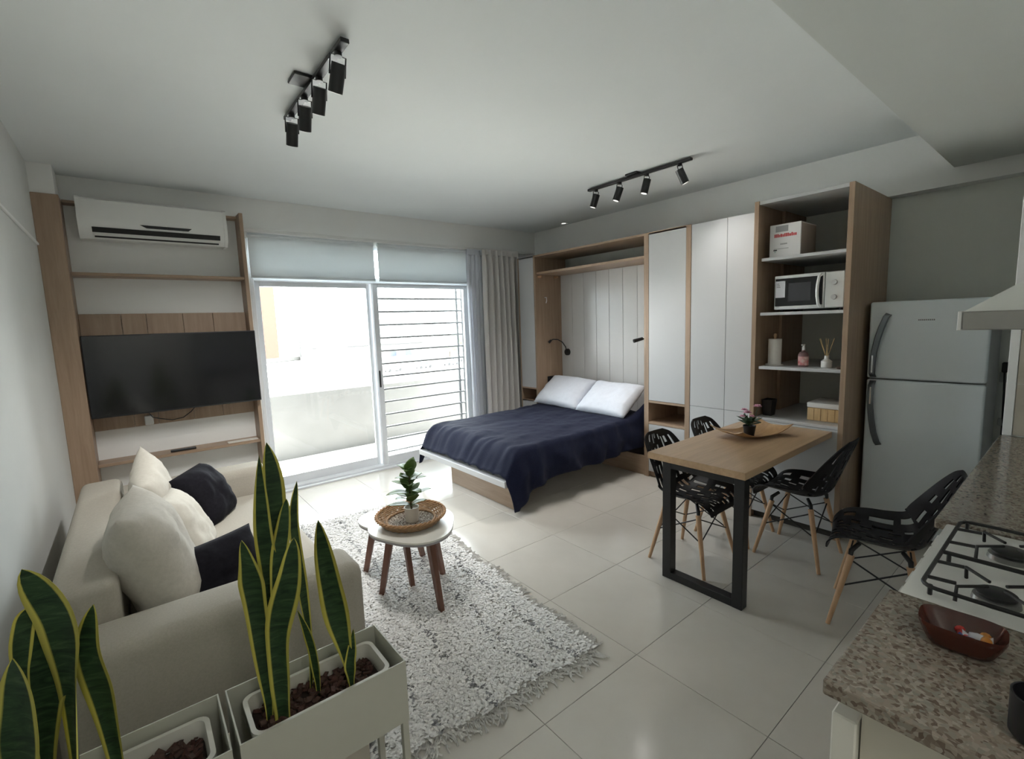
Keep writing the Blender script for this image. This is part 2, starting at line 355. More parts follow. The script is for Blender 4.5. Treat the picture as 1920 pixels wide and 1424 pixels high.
tag(obj('mattress', Bx(2.35, 4.36, 2.97, 4.37, .316, .50, bev=.04, seg=3), P('mattress_fabric', (.7, .7, .7), .9), smooth='all'), 'mattress under the navy duvet', 'mattress')
# tall cabinet
tc = thing('tall_cabinet', 'tall single door white cabinet with oak open niche', 'cabinet', (4.2, 2.57, 0))
obj('side_panel', Bx(XC-.002, 4.499, 2.773, 2.799, 0, ZT, bev=.001), oak['z'], tc)
obj('side_panel', Bx(XC-.002, 4.499, 2.330, 2.378, 0, ZT, bev=.001), oak['z'], tc)
obj('top_panel', Bx(XC, 4.499, 2.378, 2.773, ZT-.02, ZT), oak['y'], tc)
for z in (.570, .785): obj('shelf', Bx(XC, 4.48, 2.379, 2.772, z-.022, z, bev=.001), oak['y'], tc)
obj('back_panel', Bx(4.48, 4.499, 2.379, 2.772, .06, ZT-.02), oak['z'], tc)
door('door', 2.378, 2.773, .786, ZT-.004, tc); door('lower_door', 2.378, 2.773, .06, .546, tc)
obj('plinth', Bx(XC+.03, XC+.05, 2.379, 2.772, 0, .06), oak['y'], tc)
# wide wardrobe
wr = thing('double_wardrobe', 'wide white double door wardrobe beside the open shelves', 'wardrobe', (4.2, 2.0, 0))
obj('carcass', Bx(XC+.020, 4.499, 1.678, 2.328, .06, ZT), white, wr)
obj('plinth', Bx(XC+.05, XC+.07, 1.678, 2.328, 0, .06), oak['y'], wr)
for y0, y1 in ((1.678, 2.003), (2.003, 2.328)):
    door('door', y0, y1, .785, ZT-.004, wr); door('lower_door', y0, y1, .06, .785, wr)
# open shelving unit
su = thing('open_shelf_unit', 'tall oak open shelf unit with white shelves', 'shelf unit', (4.1, 1.36, 0))
SB = 4.56
obj('side_panel', Bx(XU, SB, 1.640, 1.672, 0, 2.425, bev=.001), oak['z'], su)
obj('side_panel', Bx(XU, SB, 1.045, 1.077, 0, 2.425, bev=.001), oak['z'], su)
obj('top_panel', Bx(XU+.01, SB, 1.0775, 1.6395, 2.40, 2.423), white, su)
obj('back_panel', Bx(SB-.015, SB, 1.0775, 1.6395, .05, 2.40), greyw, su)
obj('inner_liner', Bx(4.12, SB-.016, 1.618, 1.6395, .811, 2.398), oak['z'], su)
for z in (2.01, 1.61, 1.205, .81): obj('shelf', Bx(XU+.012, SB-.016, 1.0775, 1.617 if z > .9 else 1.6395, z-.022, z, bev=.0015), white, su)
obj('base_front', Bx(XU+.004, XU+.022, 1.0775, 1.6395, .06, .786, bev=.001), white, su)
obj('plinth', Bx(XU+.05, XU+.07, 1.0775, 1.6395, 0, .06), P('dark_kick', (.05, .045, .04), .6), su)
# ================================================================== BEDDING
def fbm(x, y, z=0.): return noise.fractal(Vector((x, y, z)), 1.0, 2.0, 4)
navy = noisy('navy_duvet', (.0065, .0085, .025), (.010, .013, .036), 90, .85, .12, 260, spec=.18)
navy.node_tree.nodes['Principled BSDF'].inputs['Sheen Weight'].default_value = .03
def duvet():
    bm = bm_new(); X0, X1 = 2.262, 4.33; YN, YF = 2.925, 4.405; NU, NV = 120, 110
    def zt(x):    # top height along the bed
        t = (x-X0)
        return .565-.215*math.exp(-(t/.085)**1.6) + .018*math.exp(-((x-4.0)/.4)**2)
    def near_hem(x):
        return .05+.19*(1-math.exp(-max(0, x-2.33)/.11)) + .035*min(1, max(0, x-2.5)/1.4)+.20*max(0, (x-4.05)/.28)**1.5+.010*math.sin(x*7)
    def far_hem(x): return .13+.14*(1-math.exp(-max(0, x-2.30)/.10))+.03*math.sin(x*6)
    def f(u, v):
        x = X0+(X1-X0)*u; top = zt(x); r = .055
        Ln = max(.02, top-r-near_hem(x)); Lf = max(.02, top-r-far_hem(x)); arc = r*math.pi/2; W_ = (YF-r)-(YN+r)
        d = v*(Ln+Lf+2*arc+W_); out = 0.
        if d < Ln: y, z = YN, near_hem(x)+d; k = 1-d/Ln; nrm = Vector((0, -1, 0)); y -= .035*k+.02*math.sin(k*3)
        elif d < Ln+arc: a = (d-Ln)/r; y, z = YN+r-r*math.cos(a), top-r+r*math.sin(a); nrm = Vector((0, -math.cos(a), math.sin(a))); k = 0
        elif d < Ln+arc+W_: y, z = YN+r+(d-Ln-arc), top; nrm = Vector((0, 0, 1)); k = 0
        elif d < Ln+2*arc+W_: a = (d-Ln-arc-W_)/r; y, z = YF-r+r*math.sin(a), top-r+r*math.cos(a); nrm = Vector((0, math.sin(a), math.cos(a))); k = 0
        else: e = d-Ln-2*arc-W_; y, z = YF, top-r-e; nrm = Vector((0, 1, 0)); k = e/Lf; y += .05*k
        flat = nrm.z > .9
        wv = .011*fbm(x*2.2, y*3.2, 1)+.006*fbm(x*7, y*5, 4)
        wv += .008*math.sin(x*17+y*5+5*fbm(x*1.5, y*1.5, 8))*max(0, fbm(x*1.7, y*1.7, 11))+.012*fbm(x*1.1+y*.6, y*4.5-x*1.5, 31)**2
        foot = math.exp(-((x-X0)/.28)**2)
        if flat: wv += foot*(.012*fbm(x*3, y*9, 21)+.007*math.sin(y*38+6*fbm(x*2, y*3, 5)))
        else: wv += .016*(.3+k)*math.sin(x*19+3*fbm(x*2, z*3, 9)+z*5)
        p = Vector((x, y, z))+nrm*wv
        if v > .02 and flat: p.z = max(p.z, .322+0*x)
        hx = max(0., min(1., (x-3.93)/.36)); hy = max(0., min(1., (3.10-p.y)/.16)); p.z += .20*(hx*hx*(3-2*hx))*(hy*hy*(3-2*hy))*min(1., max(0., (p.z-.40)/.12))
        # tip of cloth falling past the foot corner
        if nrm.y < -.5 and x < 2.50: p.x += .07*(1-k)*0+ .06*k*math.exp(-(x-X0)/.15)
        return p
    grid(bm, f, NU, NV); solid(bm, .008); return bm
dv = tag(obj('duvet', duvet(), navy, smooth='all'), 'dark navy duvet draped over the fold down bed', 'duvet')
pil_m = noisy('white_cotton', (.68, .71, .78), (.72, .75, .82), 30, .85, .10, 90)
def pillow_bm(w_, h_, t_, n=26, seed=0., pinch=.10, wr_=.012, edge=.35):
    bm = bm_new(); pts = {}
    for side in (1, -1):
        for i in range(n+1):
            for j in range(n+1):
                if side == -1 and (i in (0, n) or j in (0, n)): pts[(side, i, j)] = pts[(1, i, j)]; continue
                a, b = 2*i/n-1, 2*j/n-1
                th = ((1-abs(a)**3.0)*(1-abs(b)**3.0))**edge
                px = a*w_/2*(1-pinch*(1-b*b)*abs(a)**2*.5); py = b*h_/2*(1-pinch*(1-a*a)*abs(b)**2*.5)
                wz = wr_*fbm(a*1.6+seed, b*1.6, side*3.)+.4*wr_*fbm(a*5+seed, b*5, side*7.)
                pts[(side, i, j)] = bm.verts.new((px, py, side*(t_/2*th)+wz*(.3+th)))
    for side in (1, -1):
        for i in range(n):
            for j in range(n):
                q = [pts[(side, i, j)], pts[(side, i+1, j)], pts[(side, i+1, j+1)], pts[(side, i, j+1)]]
                bm.faces.new(q if side == 1 else q[::-1])
    return bm
def pillow(name, lab, cat, w_, h_, t_, mat, M, seed, group=None, **kw):
    bm = pillow_bm(w_, h_, t_, seed=seed, **kw); bm.transform(M); o = obj(name, bm, mat, smooth='all'); return tag(o, lab, cat, group)
def orient(c, xax, yax):
    x = Vector(xax).normalized(); z = x.cross(Vector(yax)).normalized(); y = z.cross(x); m = Matrix((x, y, z)).transposed().to_4x4(); m.translation = c; return m
pillow('pillow', 'white pillow on the window side of the bed', 'pillow', .72, .48, .16, pil_m, orient((4.07, 4.05, .745), (0, 1, .02), (.80, 0, .62)), 2.)
pillow('pillow', 'white pillow on the wardrobe side of the bed', 'pillow', .69, .48, .16, pil_m, orient((4.05, 3.335, .735), (.03, 1, .0), (.80, 0, .60)), 9.)
# reading lamps and socket
def lamp(name, lab, base, pts, head):
    t = thing(name, lab, 'reading lamp', base, 0, 'bed reading lamps')
    obj('wall_base', Cy((4.399, base[1], base[2]), (4.375, base[1], base[2]), .045, .042, n=24), black, t, smooth=40)
    obj('gooseneck', Tu(pts, .007, 8), black, t, smooth=60); obj('lamp_head', Cy(*head, n=16), black, t, smooth=40); return t
lamp('reading_lamp', 'black gooseneck reading lamp near the niche side panel', (4.399, 4.30, 1.20),
     [(4.375, 4.30, 1.205), (4.36, 4.305, 1.27), (4.33, 4.33, 1.33), (4.28, 4.36, 1.365), (4.22, 4.385, 1.37), (4.18, 4.395, 1.355)], ((4.19, 4.393, 1.36), (4.16, 4.40, 1.335), .014, .017))
lamp('reading_lamp', 'black gooseneck reading lamp next to the tall cabinet side', (4.399, 2.98, 1.22),
     [(4.375, 2.98, 1.225), (4.34, 2.98, 1.29), (4.27, 2.985, 1.36), (4.2, 3.0, 1.385), (4.15, 3.02, 1.385)], ((4.19, 3.005, 1.388), (4.10, 3.05, 1.365), .016, .02))
so_ = thing('wall_socket', 'black double wall socket inside the bed niche', 'socket', (4.2, 4.405, .86))
obj('plate', Bx(4.13, 4.27, 4.403, 4.4125, .80, .90, bev=.003), blackp, so_); obj('outlet', Bx(4.16, 4.20, 4.401, 4.404, .83, .87, bev=.001), black, so_); obj('outlet', Bx(4.21, 4.25, 4.401, 4.404, .83, .87, bev=.001), black, so_)
# ================================================================== TRACK LIGHTS
lens = P('lamp_lens', (.85, .85, .84), .25); lens.node_tree.nodes['Principled BSDF'].inputs['Emission Color'].default_value = (1, .98, .93, 1); lens.node_tree.nodes['Principled BSDF'].inputs['Emission Strength'].default_value = .5
SPOT_W = 18
def track(lab, x, y0, y1, spots, cx):
    t = thing('track_light', lab, 'track light', (x, (y0+y1)/2, 2.6))
    obj('track_rail', Bx(x-.019, x+.019, y0, y1, 2.789, 2.808, bev=.002), black, t)
    ym = (y0+y1)/2; obj('canopy', Bx(cx-.05, cx+.05, ym-.06, ym+.06, 2.805, 2.8195, bev=.003), black, t)
    for y, tx, ty in spots:
        d = Vector((tx, ty, -1)).normalized(); p = Vector((x, y, 2.735)); a = p-d*.01; b = p+d*.105
        sp = obj('spot_head', Cy(a, b, .031, n=24), black, t, smooth=40)
        obj('lens', Cy(b-d*.004, b+d*.0015, .024, n=20), lens, sp, smooth=40)
        ld = bpy.data.lights.new('spot_bulb', 'SPOT'); ld.energy = SPOT_W*(.4 if tx > .3 else 1); ld.spot_size = math.radians(100); ld.spot_blend = 1; ld.shadow_soft_size = .024; ld.color = (1, .975, .94)
        lo = bpy.data.objects.new('spot_bulb', ld); COL.objects.link(lo); lo.location = b+d*.03; lo.rotation_euler = d.to_track_quat('-Z', 'Y').to_euler()
        br = bm_new(); cyl(br, (x, y, 2.789), (x, y, 2.772), .017, n=14); q = d.cross(Vector((0, 1, 0))).normalized() if abs(d.x) < .9 else Vector((1, 0, 0))
        for s in (-1, 1):
            tube(br, [Vector((x, y, 2.775)), Vector((x, y, 2.775))+q*.034*s, p+q*.034*s+d*.04], .0035, 6)
        obj('spot_bracket', br, black, sp, smooth=40)
    return t
track('black four spot ceiling track light over the sofa', .83, 2.07, 3.0, [(2.16, -.05, .55), (2.42, .0, .55), (2.66, .06, .55), (2.91, .04, .52)], .785)
track('black four spot ceiling track light near the wardrobe', 3.48, 2.05, 3.09, [(2.15, .38, -.30), (2.45, -.15, .20), (2.73, -.2, .30), (3.0, -.15, .30)], 3.47)
dl = thing('ceiling_downlight', 'small round white downlight in the ceiling corner', 'downlight', (4.40, 4.33, 2.8))
obj('ring', La([(.03, -.002), (.05, -.004), (.055, 0), (.03, 0)], (4.40, 4.33, 2.8195)), wp, dl, smooth=40); obj('lens', Cy((4.40, 4.33, 2.8195), (4.40, 4.33, 2.8165), .03), lens, dl)
hl = thing('hall_fill_lamp', 'round white ceiling lamp added for fill light in the unseen entry hall', 'ceiling lamp', (.25, -1.0, 2.50))  # unseen lamp behind the camera, added as fill light for the room
obj('base', Cy((.25, -1.0, 2.5495), (.25, -1.0, 2.53), .15, n=32), wp, hl, smooth=40)
hg_ = P('fill_glow', (.9, .9, .88), .4); hb = hg_.node_tree.nodes['Principled BSDF']; hb.inputs['Emission Color'].default_value = (1, .97, .90, 1); hb.inputs['Emission Strength'].default_value = 21
obj('globe', La([(0, -.075), (.06, -.068), (.11, -.045), (.135, -.01), (.138, .0), (0, .0)], (.25, -1.0, 2.5295), 32), hg_, hl, smooth='all')
# ================================================================== SOFA
sofa_m = noisy('beige_upholstery', (.40, .37, .31), (.46, .425, .36), 140, .92, .12, 320)
sf = thing('sofa', 'beige two seat sofa against the side wall', 'sofa', (.18, 2.98, 0))
def rbox(*a, bev=.04, seg=4): return Bx(*a, bev=bev, seg=seg)
obj('arm', rbox(-.30, .69, 1.92, 2.17, .05, .600, bev=.055), sofa_m, sf, smooth='all')
obj('arm', rbox(-.30, .71, 3.80, 4.05, .05, .615, bev=.055), sofa_m, sf, smooth='all')
bm = rbox(-.315, -.12, 2.171, 3.799, .05, .725, bev=.04); obj('backrest', bm, sofa_m, sf, smooth='all')
obj('base', Bx(-.118, .66, 2.171, 3.799, .05, .27, bev=.02, seg=2), sofa_m, sf, smooth=40)
for y0, y1 in ((2.173, 2.984), (2.986, 3.797)): obj('seat_cushion', rbox(-.117, .695, y0, y1, .272, .435, bev=.045), sofa_m, sf, smooth='all')
for x in (-.28, .62):
    for y in (1.98, 3.99): obj('foot', Cy((x, y, 0), (x, y, .055), .02, .025), dk, sf, smooth=40)
cream = noisy('cream_cushion', (.62, .585, .51), (.68, .645, .57), 60, .95, .10, 200)
sand = noisy('sand_cushion', (.50, .47, .41), (.57, .535, .47), 60, .95, .10, 200)
dark = noisy('charcoal_cushion', (.009, .0085, .012), (.014, .013, .018), 60, .9, .10, 200, spec=.15)
G = 'cushions on the sofa'
pillow('cushion', 'large sand coloured cushion beside the near sofa arm', 'cushion', .52, .53, .25, sand, orient((-.005, 2.47, .668), (.10, 1, 0), (-.30, .0, 1)), 1., G, edge=.5)
pillow('cushion', 'cream cushion propped upright at the far end of the sofa back', 'cushion', .50, .46, .18, cream, orient((.03, 3.42, .655), (.05, 1, .25), (-.25, -.2, 1)), 5., G, edge=.5)
pillow('cushion', 'small cream cushion between sand cushion and dark cushions', 'cushion', .42, .40, .18, cream, orient((.125, 2.92, .60), (.25, 1, -.10), (-.45, .1, 1)), 8., G, edge=.5)
pillow('cushion', 'round charcoal cushion near the far sofa arm', 'cushion', .38, .38, .24, dark, orient((.27, 3.50, .575), (.55, 1, 0), (-.5, .25, 1)), 12., G, edge=.5, pinch=.0)
pillow('cushion', 'charcoal cushion tucked behind the near sofa arm', 'cushion', .38, .34, .20, dark, orient((.215, 2.45, .500), (1, .30, .05), (-.15, .45, 1)), 15., G, edge=.5)
# ================================================================== RUG
rug_m = bpy.data.materials.new('rug_wool'); rug_m.use_nodes = True
at = rug_m.node_tree.nodes.new('ShaderNodeAttribute'); at.attribute_name = 'tint'
rug_m.node_tree.links.new(at.outputs['Color'], rug_m.node_tree.nodes['Principled BSDF'].inputs['Base Color']); rug_m.node_tree.nodes['Principled BSDF'].inputs['Roughness'].default_value = .95
rug_m.node_tree.nodes['Principled BSDF'].inputs['Specular IOR Level'].default_value = .15
rugb = P('rug_backing', (.60, .58, .54), .95)
rg = thing('shag_rug', 'white shaggy wool rug with broken grey lines', 'rug', (1.1, 2.7, 0))
RC = Vector((.955, 2.70)); RA = math.radians(-4.0); RW, RL = 1.46, 2.42
def rug_xy(a, b):      # a across, b along
    x, y = (a-.5)*RW, (b-.5)*RL; e = .012*math.sin(b*23)+.01*math.sin(b*51+1)
    x += e*(1 if a > .5 else -1)*abs(2*a-1)**4; y += .012*math.sin(a*19)*abs(2*b-1)**4
    return Vector((RC.x+x*math.cos(RA)-y*math.sin(RA), RC.y+x*math.sin(RA)+y*math.cos(RA)))
bm = bm_new()
def ft(u, v): q = rug_xy(u, v); return Vector((q.x, q.y, .012))
grid(bm, ft, 40, 60); solid(bm, .010); obj('backing', bm, rugb, rg)
def pile():
    V, F, C = [], [], []; R = random.Random(11)
    lines = [(.10, .5), (.27, 1.1), (.44, 2.2), (.60, .3), (.78, 1.7), (.92, 2.6)]
    def tuft(x, y, h, lean, ang, w_, col, z=.012):
        n = len(V); dx, dy = math.cos(ang), math.sin(ang); sx, sy = -dy*w_/2, dx*w_/2
        V.extend([(x-sx, y-sy, z), (x+sx, y+sy, z), (x+dx*lean*.55+sx*1.3, y+dy*lean*.55+sy*1.3, z+h*.75), (x+dx*lean*.55-sx*1.3, y+dy*lean*.55-sy*1.3, z+h*.75), (x+dx*lean, y+dy*lean, z+h*.8)])
        F.append((n, n+1, n+2, n+3)); F.append((n+3, n+2, n+4)); C.extend([col]*5)
    for k in range(52000):
        a, b = R.random(), R.random(); q = rug_xy(a, b)
        if q.x < .15: continue
        c = R.uniform(.76, .88); col = (c, c*.985, c*.96, 1)
        for la, ph in lines:
            w0 = la+.012*math.sin(b*22+ph)+.006*math.sin(b*60+ph*3)
            if abs(a-w0) < .0046 and math.sin(b*70+ph*9)+.5*math.sin(b*37+ph) > -.9: c = R.uniform(.20, .40); col = (c, c, c*1.02, 1)
        tuft(q.x, q.y, R.uniform(.008, .018), R.uniform(.012, .036), R.uniform(0, 6.283), R.uniform(.008, .014), col)
    for b_end, sgn in ((0., -1), (1., 1)):         # fringe at the two short ends, loose loops on the long side
        for k in range(260):
            a = (k+R.random())/260; q = rug_xy(a, b_end); L_ = R.uniform(.03, .10); ang = -math.pi/2*1.0+R.uniform(-.7, .7)+(math.pi if sgn > 0 else 0)+RA
            x, y = q.x, q.y; pr = [(x, y)]
            for s in range(4): ang += R.uniform(-.5, .5); x += math.cos(ang)*L_/4; y += math.sin(ang)*L_/4; pr.append((x, y))
            for (x0, y0), (x1, y1) in zip(pr, pr[1:]):
                n = len(V); d = Vector((x1-x0, y1-y0)); d.normalize(); s_ = Vector((-d.y, d.x))*.0035; c = R.uniform(.6, .8)
                V.extend([(x0-s_.x, y0-s_.y, .004), (x0, y0, .010), (x0+s_.x, y0+s_.y, .004), (x1-s_.x, y1-s_.y, .004), (x1, y1, .010), (x1+s_.x, y1+s_.y, .004)])
                F.extend([(n, n+1, n+4, n+3), (n+1, n+2, n+5, n+4)]); C.extend([(c, c*.98, c*.94, 1)]*6)
    for k in range(420):
        b = R.random(); q = rug_xy(1., b); L_ = R.uniform(.02, .075); ang = R.uniform(-.9, .5)+RA; c = R.uniform(.6, .8)
        n = len(V); d = Vector((math.cos(ang), math.sin(ang))); s_ = Vector((-d.y, d.x))*.0045; e = q+d*L_
        V.extend([(q.x-s_.x, q.y-s_.y, .004), (q.x, q.y, .018), (q.x+s_.x, q.y+s_.y, .004), (e.x-s_.x, e.y-s_.y, .003), (e.x, e.y, .009), (e.x+s_.x, e.y+s_.y, .003)])
        F.extend([(n, n+1, n+4, n+3), (n+1, n+2, n+5, n+4)]); C.extend([(c, c*.98, c*.94, 1)]*6)
    me = bpy.data.meshes.new('pile'); me.from_pydata([(x-rg.location.x, y-rg.location.y, z) for x, y, z in V], [], F)
    ca = me.color_attributes.new('tint', 'FLOAT_COLOR', 'POINT'); ca.data.foreach_set('color', [t for c in C for t in c]); me.materials.append(rug_m)
    o = link('pile', me, rg); o['kind'] = 'stuff'
pile()
# ================================================================== NESTING COFFEE TABLES
ivory = P('ivory_lacquer', (.74, .72, .66), .28); edge_m = P('grey_edge', (.36, .34, .35), .5)
def rtri(c, R_, ang, z0, z1, n=60, k=.085):
    bm = bm_new(); P_ = [(c[0]+(R_*(1+k*math.cos(3*(t-ang))))*math.cos(t), c[1]+(R_*(1+k*math.cos(3*(t-ang))))*math.sin(t)) for t in [2*math.pi*i/n for i in range(n)]]
    prism(bm, P_, 'z', z0, z1); return bm
def coffee(lab, c, R_, ang, zt, feet):
    t = thing('coffee_table', lab, 'coffee table', (c[0], c[1], 0), 0, 'nesting coffee tables')
    tp = obj('tabletop', rtri(c, R_, ang, zt-.010, zt), ivory, t, smooth=40); obj('edge_band', rtri(c, R_*.988, ang, zt-.024, zt-.0101), edge_m, tp, smooth=40)
    for fx, fy in feet:
        top = Vector((c[0]+(fx-c[0])*.62, c[1]+(fy-c[1])*.62, zt-.0245)); bm = bm_new(); d = Vector((fx, fy, .015))-top
        vs_ = box(bm, -.017, .017, -.014, .014, 0, 1); ax = Vector((fx-c[0], fy-c[1], 0)).normalized(); ay = Vector((0, 0, 1)).cross(ax)
        for v in vs_:
            s_ = 1-.30*v.co.z; v.co = top+d*v.co.z+(ax*v.co.x+ay*v.co.y)*s_*1.25
        obj('leg', bm, dk, t)
    return t
coffee('taller ivory coffee table carrying the wicker tray', (1.185, 2.425), .245, math.radians(-95), .455, [(1.02, 2.58), (1.20, 2.19), (1.41, 2.53)])
coffee('lower ivory coffee table nested under the taller one', (1.215, 2.76), .215, math.radians(140), .385, [(1.05, 2.90), (1.20, 2.54), (1.43, 2.83)])
# wicker tray
wick = noisy('wicker', (.42, .27, .15), (.24, .14, .07), 60, .7, .4, 120)
wk = thing('wicker_tray', 'round woven wicker tray on the coffee table', 'tray', (1.185, 2.47, .456))
bm = bm_new()
for k in range(24):
    r = .012+k*.0062
    if r > .155: break
    tube(bm, [(1.185+r*math.cos(t), 2.47+r*math.sin(t), .463+.002*math.sin(t*18+k*3)) for t in [2*math.pi*i/48 for i in range(48)]], .0042, 5, True)
obj('woven_base', bm, noisy('wicker_base', (.10, .06, .035), (.50, .45, .38), 90, .75, .4, 120, lo=.42, hi=.58), wk, smooth=60)
obj('inner_ring', Tu([(1.185+.140*math.cos(t), 2.47+.140*math.sin(t), .474+.002*math.sin(t*24)) for t in [2*math.pi*i/72 for i in range(72)]], .008, 7, True), wick, wk, smooth=60)
bm = bm_new()
for k, (r, z) in enumerate(((.160, .466), (.168, .474), (.175, .483), (.182, .491), (.189, .499))):
    tube(bm, [(1.185+(r+.0015*math.sin(t*30+k*2))*math.cos(t), 2.47+(r+.0015*math.sin(t*30+k*2))*math.sin(t), z+.002*math.sin(t*26+k*1.6)) for t in [2*math.pi*i/90 for i in range(90)]], .0058, 6, True)
obj('woven_side', bm, wick, wk, smooth=60)
bm = bm_new()
for ph in (0, math.pi):
    tube(bm, [(1.185+(.197+.005*math.cos(t*22+ph))*math.cos(t), 2.47+(.197+.005*math.cos(t*22+ph))*math.sin(t), .508+.005*math.sin(t*22+ph)) for t in [2*math.pi*i/200 for i in range(200)]], .006, 6, True)
obj('braided_rim', bm, noisy('wicker_rim', (.48, .28, .14), (.30, .16, .07), 50, .65, .3, 100), wk, smooth=60)
leafg = noisy('leaf_green', (.085, .16, .045), (.16, .25, .08), 14, .42, spec=.5); translucent(leafg, (.22, .34, .07), .25)
def leaf_bm(base, tip, width, normal=(0, 0, 1), bend=.15, n=8, tipw=1.4, thick=.0012, cup=.12):
    base, tip = Vector(base), Vector(tip); d = tip-base; L_ = d.length; t = d.normalized(); nn = Vector(normal); s = t.cross(nn)
    if s.length < 1e-3: s = t.cross(Vector((1, 0, 0)))
    s.normalize(); up = s.cross(t); bm = bm_new()
    def f(u, v):
        w_ = width/2*(math.sin(math.pi*min(1, v**.8))**.75)*(1 if v < 1 else 0); a = 2*u-1
        return base+d*v+s*a*w_+up*(bend*L_*math.sin(math.pi*v*.5)*(v-1)*-1*.8+cup*w_*a*a)
    grid(bm, f, 5, n); bmesh.ops.remove_doubles(bm, verts=bm.verts, dist=1e-5); solid(bm, thick); return bm
hp = thing('potted_plant', 'small leafy green plant in a white pot on the wicker tray', 'plant', (1.185, 2.455, .468))
obj('pot', La([(.0, 0), (.036, 0), (.043, .085), (.039, .085), (.037, .072), (0, .072)], (1.185, 2.455, .4675), 24), P('pot_ceramic', (.66, .63, .57), .5), hp, smooth=40)
obj('stem', Tu([(1.185, 2.455, .54), (1.18, 2.458, .62), (1.183, 2.452, .70), (1.18, 2.455, .785)], [.006, .005, .004, .003], 7), P('stem_brown', (.10, .08, .03), .7), hp, smooth=60)
R = random.Random(4)
for k in range(26):
    q = k/25; z = .56+.215*q; a = k*2.4+R.uniform(-.5, .5); L_ = R.uniform(.095, .15)*(1-.25*q); el = R.uniform(-.15, .75)+.35*q
    b0 = Vector((1.182+R.uniform(-.008, .008), 2.455+R.uniform(-.008, .008), z)); tp = b0+Vector((math.cos(a)*math.cos(el), math.sin(a)*math.cos(el), math.sin(el)))*L_
    obj('leaf', leaf_bm(b0, tp, L_*R.uniform(.5, .68), bend=R.uniform(.1, .5), n=7), leafg, hp, smooth='all')
# ================================================================== DINING TABLE
tb = thing('dining_table', 'oak dining table with black steel leg joined to the shelf unit', 'table', (3.07, 1.41, 0))
obj('tabletop', Bx(2.432, 3.708, 1.108, 1.708, .735, .776, bev=.002), tabw, tb)
lf = bm_new()
box(lf, 2.435, 2.495, 1.112, 1.168, .0, .734, bev=.002); box(lf, 2.435, 2.495, 1.548, 1.604, .0, .734, bev=.002); box(lf, 2.436, 2.494, 1.168, 1.548, 0, .045, bev=.002); box(lf, 2.436, 2.494, 1.168, 1.548, .70, .734, bev=.002)
obj('leg_frame', lf, black, tb)
tr = bm_new(); tc_ = Vector((3.24, 1.445)); ra = math.radians(-16)
def trf(u, v):
    a, b = 2*u-1, 2*v-1; k = 1-.10*(a*a+b*b)+.10*abs(a*b)*2
    x, y = a*.235*k, b*.135*k; z = .7775+.004+.045*abs(a)**2.4+.018*abs(b)**3+.01*(a*b)**2
    return Vector((tc_.x+x*math.cos(ra)-y*math.sin(ra), tc_.y+x*math.sin(ra)+y*math.cos(ra), z))
grid(tr, trf, 24, 16); solid(tr, .004)
tag(obj('wooden_tray', tr, wood('tray_wood', (.46, .28, .13), (.30, .17, .075), 'x', .4), smooth=50), 'curved brown wooden tray on the dining table', 'tray')
fp = thing('flower_pot', 'pink flowers in a small black pot on the wooden tray', 'plant', (3.19, 1.435, .786))
obj('pot', La([(0, 0), (.030, 0), (.041, .072), (.038, .072), (.036, .062), (0, .062)], (3.19, 1.435, .7865), 20), blackp, fp, smooth=40)
dleaf = noisy('dark_leaf', (.025, .06, .03), (.05, .10, .05), 20, .5)
pink = noisy('pink_petal', (.62, .24, .36), (.78, .48, .58), 40, .6)
R = random.Random(9)
for k in range(22):
    a = k*2.4; el = R.uniform(-.1, 1.1); L_ = R.uniform(.05, .08); b0 = Vector((3.19+.015*math.cos(a), 1.435+.015*math.sin(a), .86+R.uniform(0, .03)))
    obj('leaf', leaf_bm(b0, b0+Vector((math.cos(a)*math.cos(el), math.sin(a)*math.cos(el), math.sin(el)))*L_, L_*.55, n=5), dleaf, fp, smooth='all')
for (bx_, by_, bz_, rr) in ((3.165, 1.44, .945, .032), (3.20, 1.475, .955, .026), (3.225, 1.40, .985, .030), (3.19, 1.42, .92, .022), (3.15, 1.465, .92, .022)):
    st = obj('flower_stem', Tu([(3.19, 1.435, .85), (bx_*.6+3.19*.4, by_*.6+1.435*.4, .90), (bx_, by_, bz_-.012)], .0022, 6), dleaf, fp)
    bm = bm_new()
    for ring, (n_, el0, l0) in enumerate(((7, .15, 1.), (6, .6, .85), (4, 1.05, .6))):
        for q in range(n_):
            a = q*2*math.pi/n_+ring*.5; b2 = leaf_bm(Vector((bx_, by_, bz_)), Vector((bx_, by_, bz_))+Vector((math.cos(a)*math.cos(el0), math.sin(a)*math.cos(el0), math.sin(el0)))*rr*l0, rr*.8, n=5, bend=.3)
            me_ = bpy.data.meshes.new('tmp'); b2.to_mesh(me_); b2.free(); bm.from_mesh(me_); bpy.data.meshes.remove(me_)
    obj('blossom', bm, pink, fp, smooth='all')
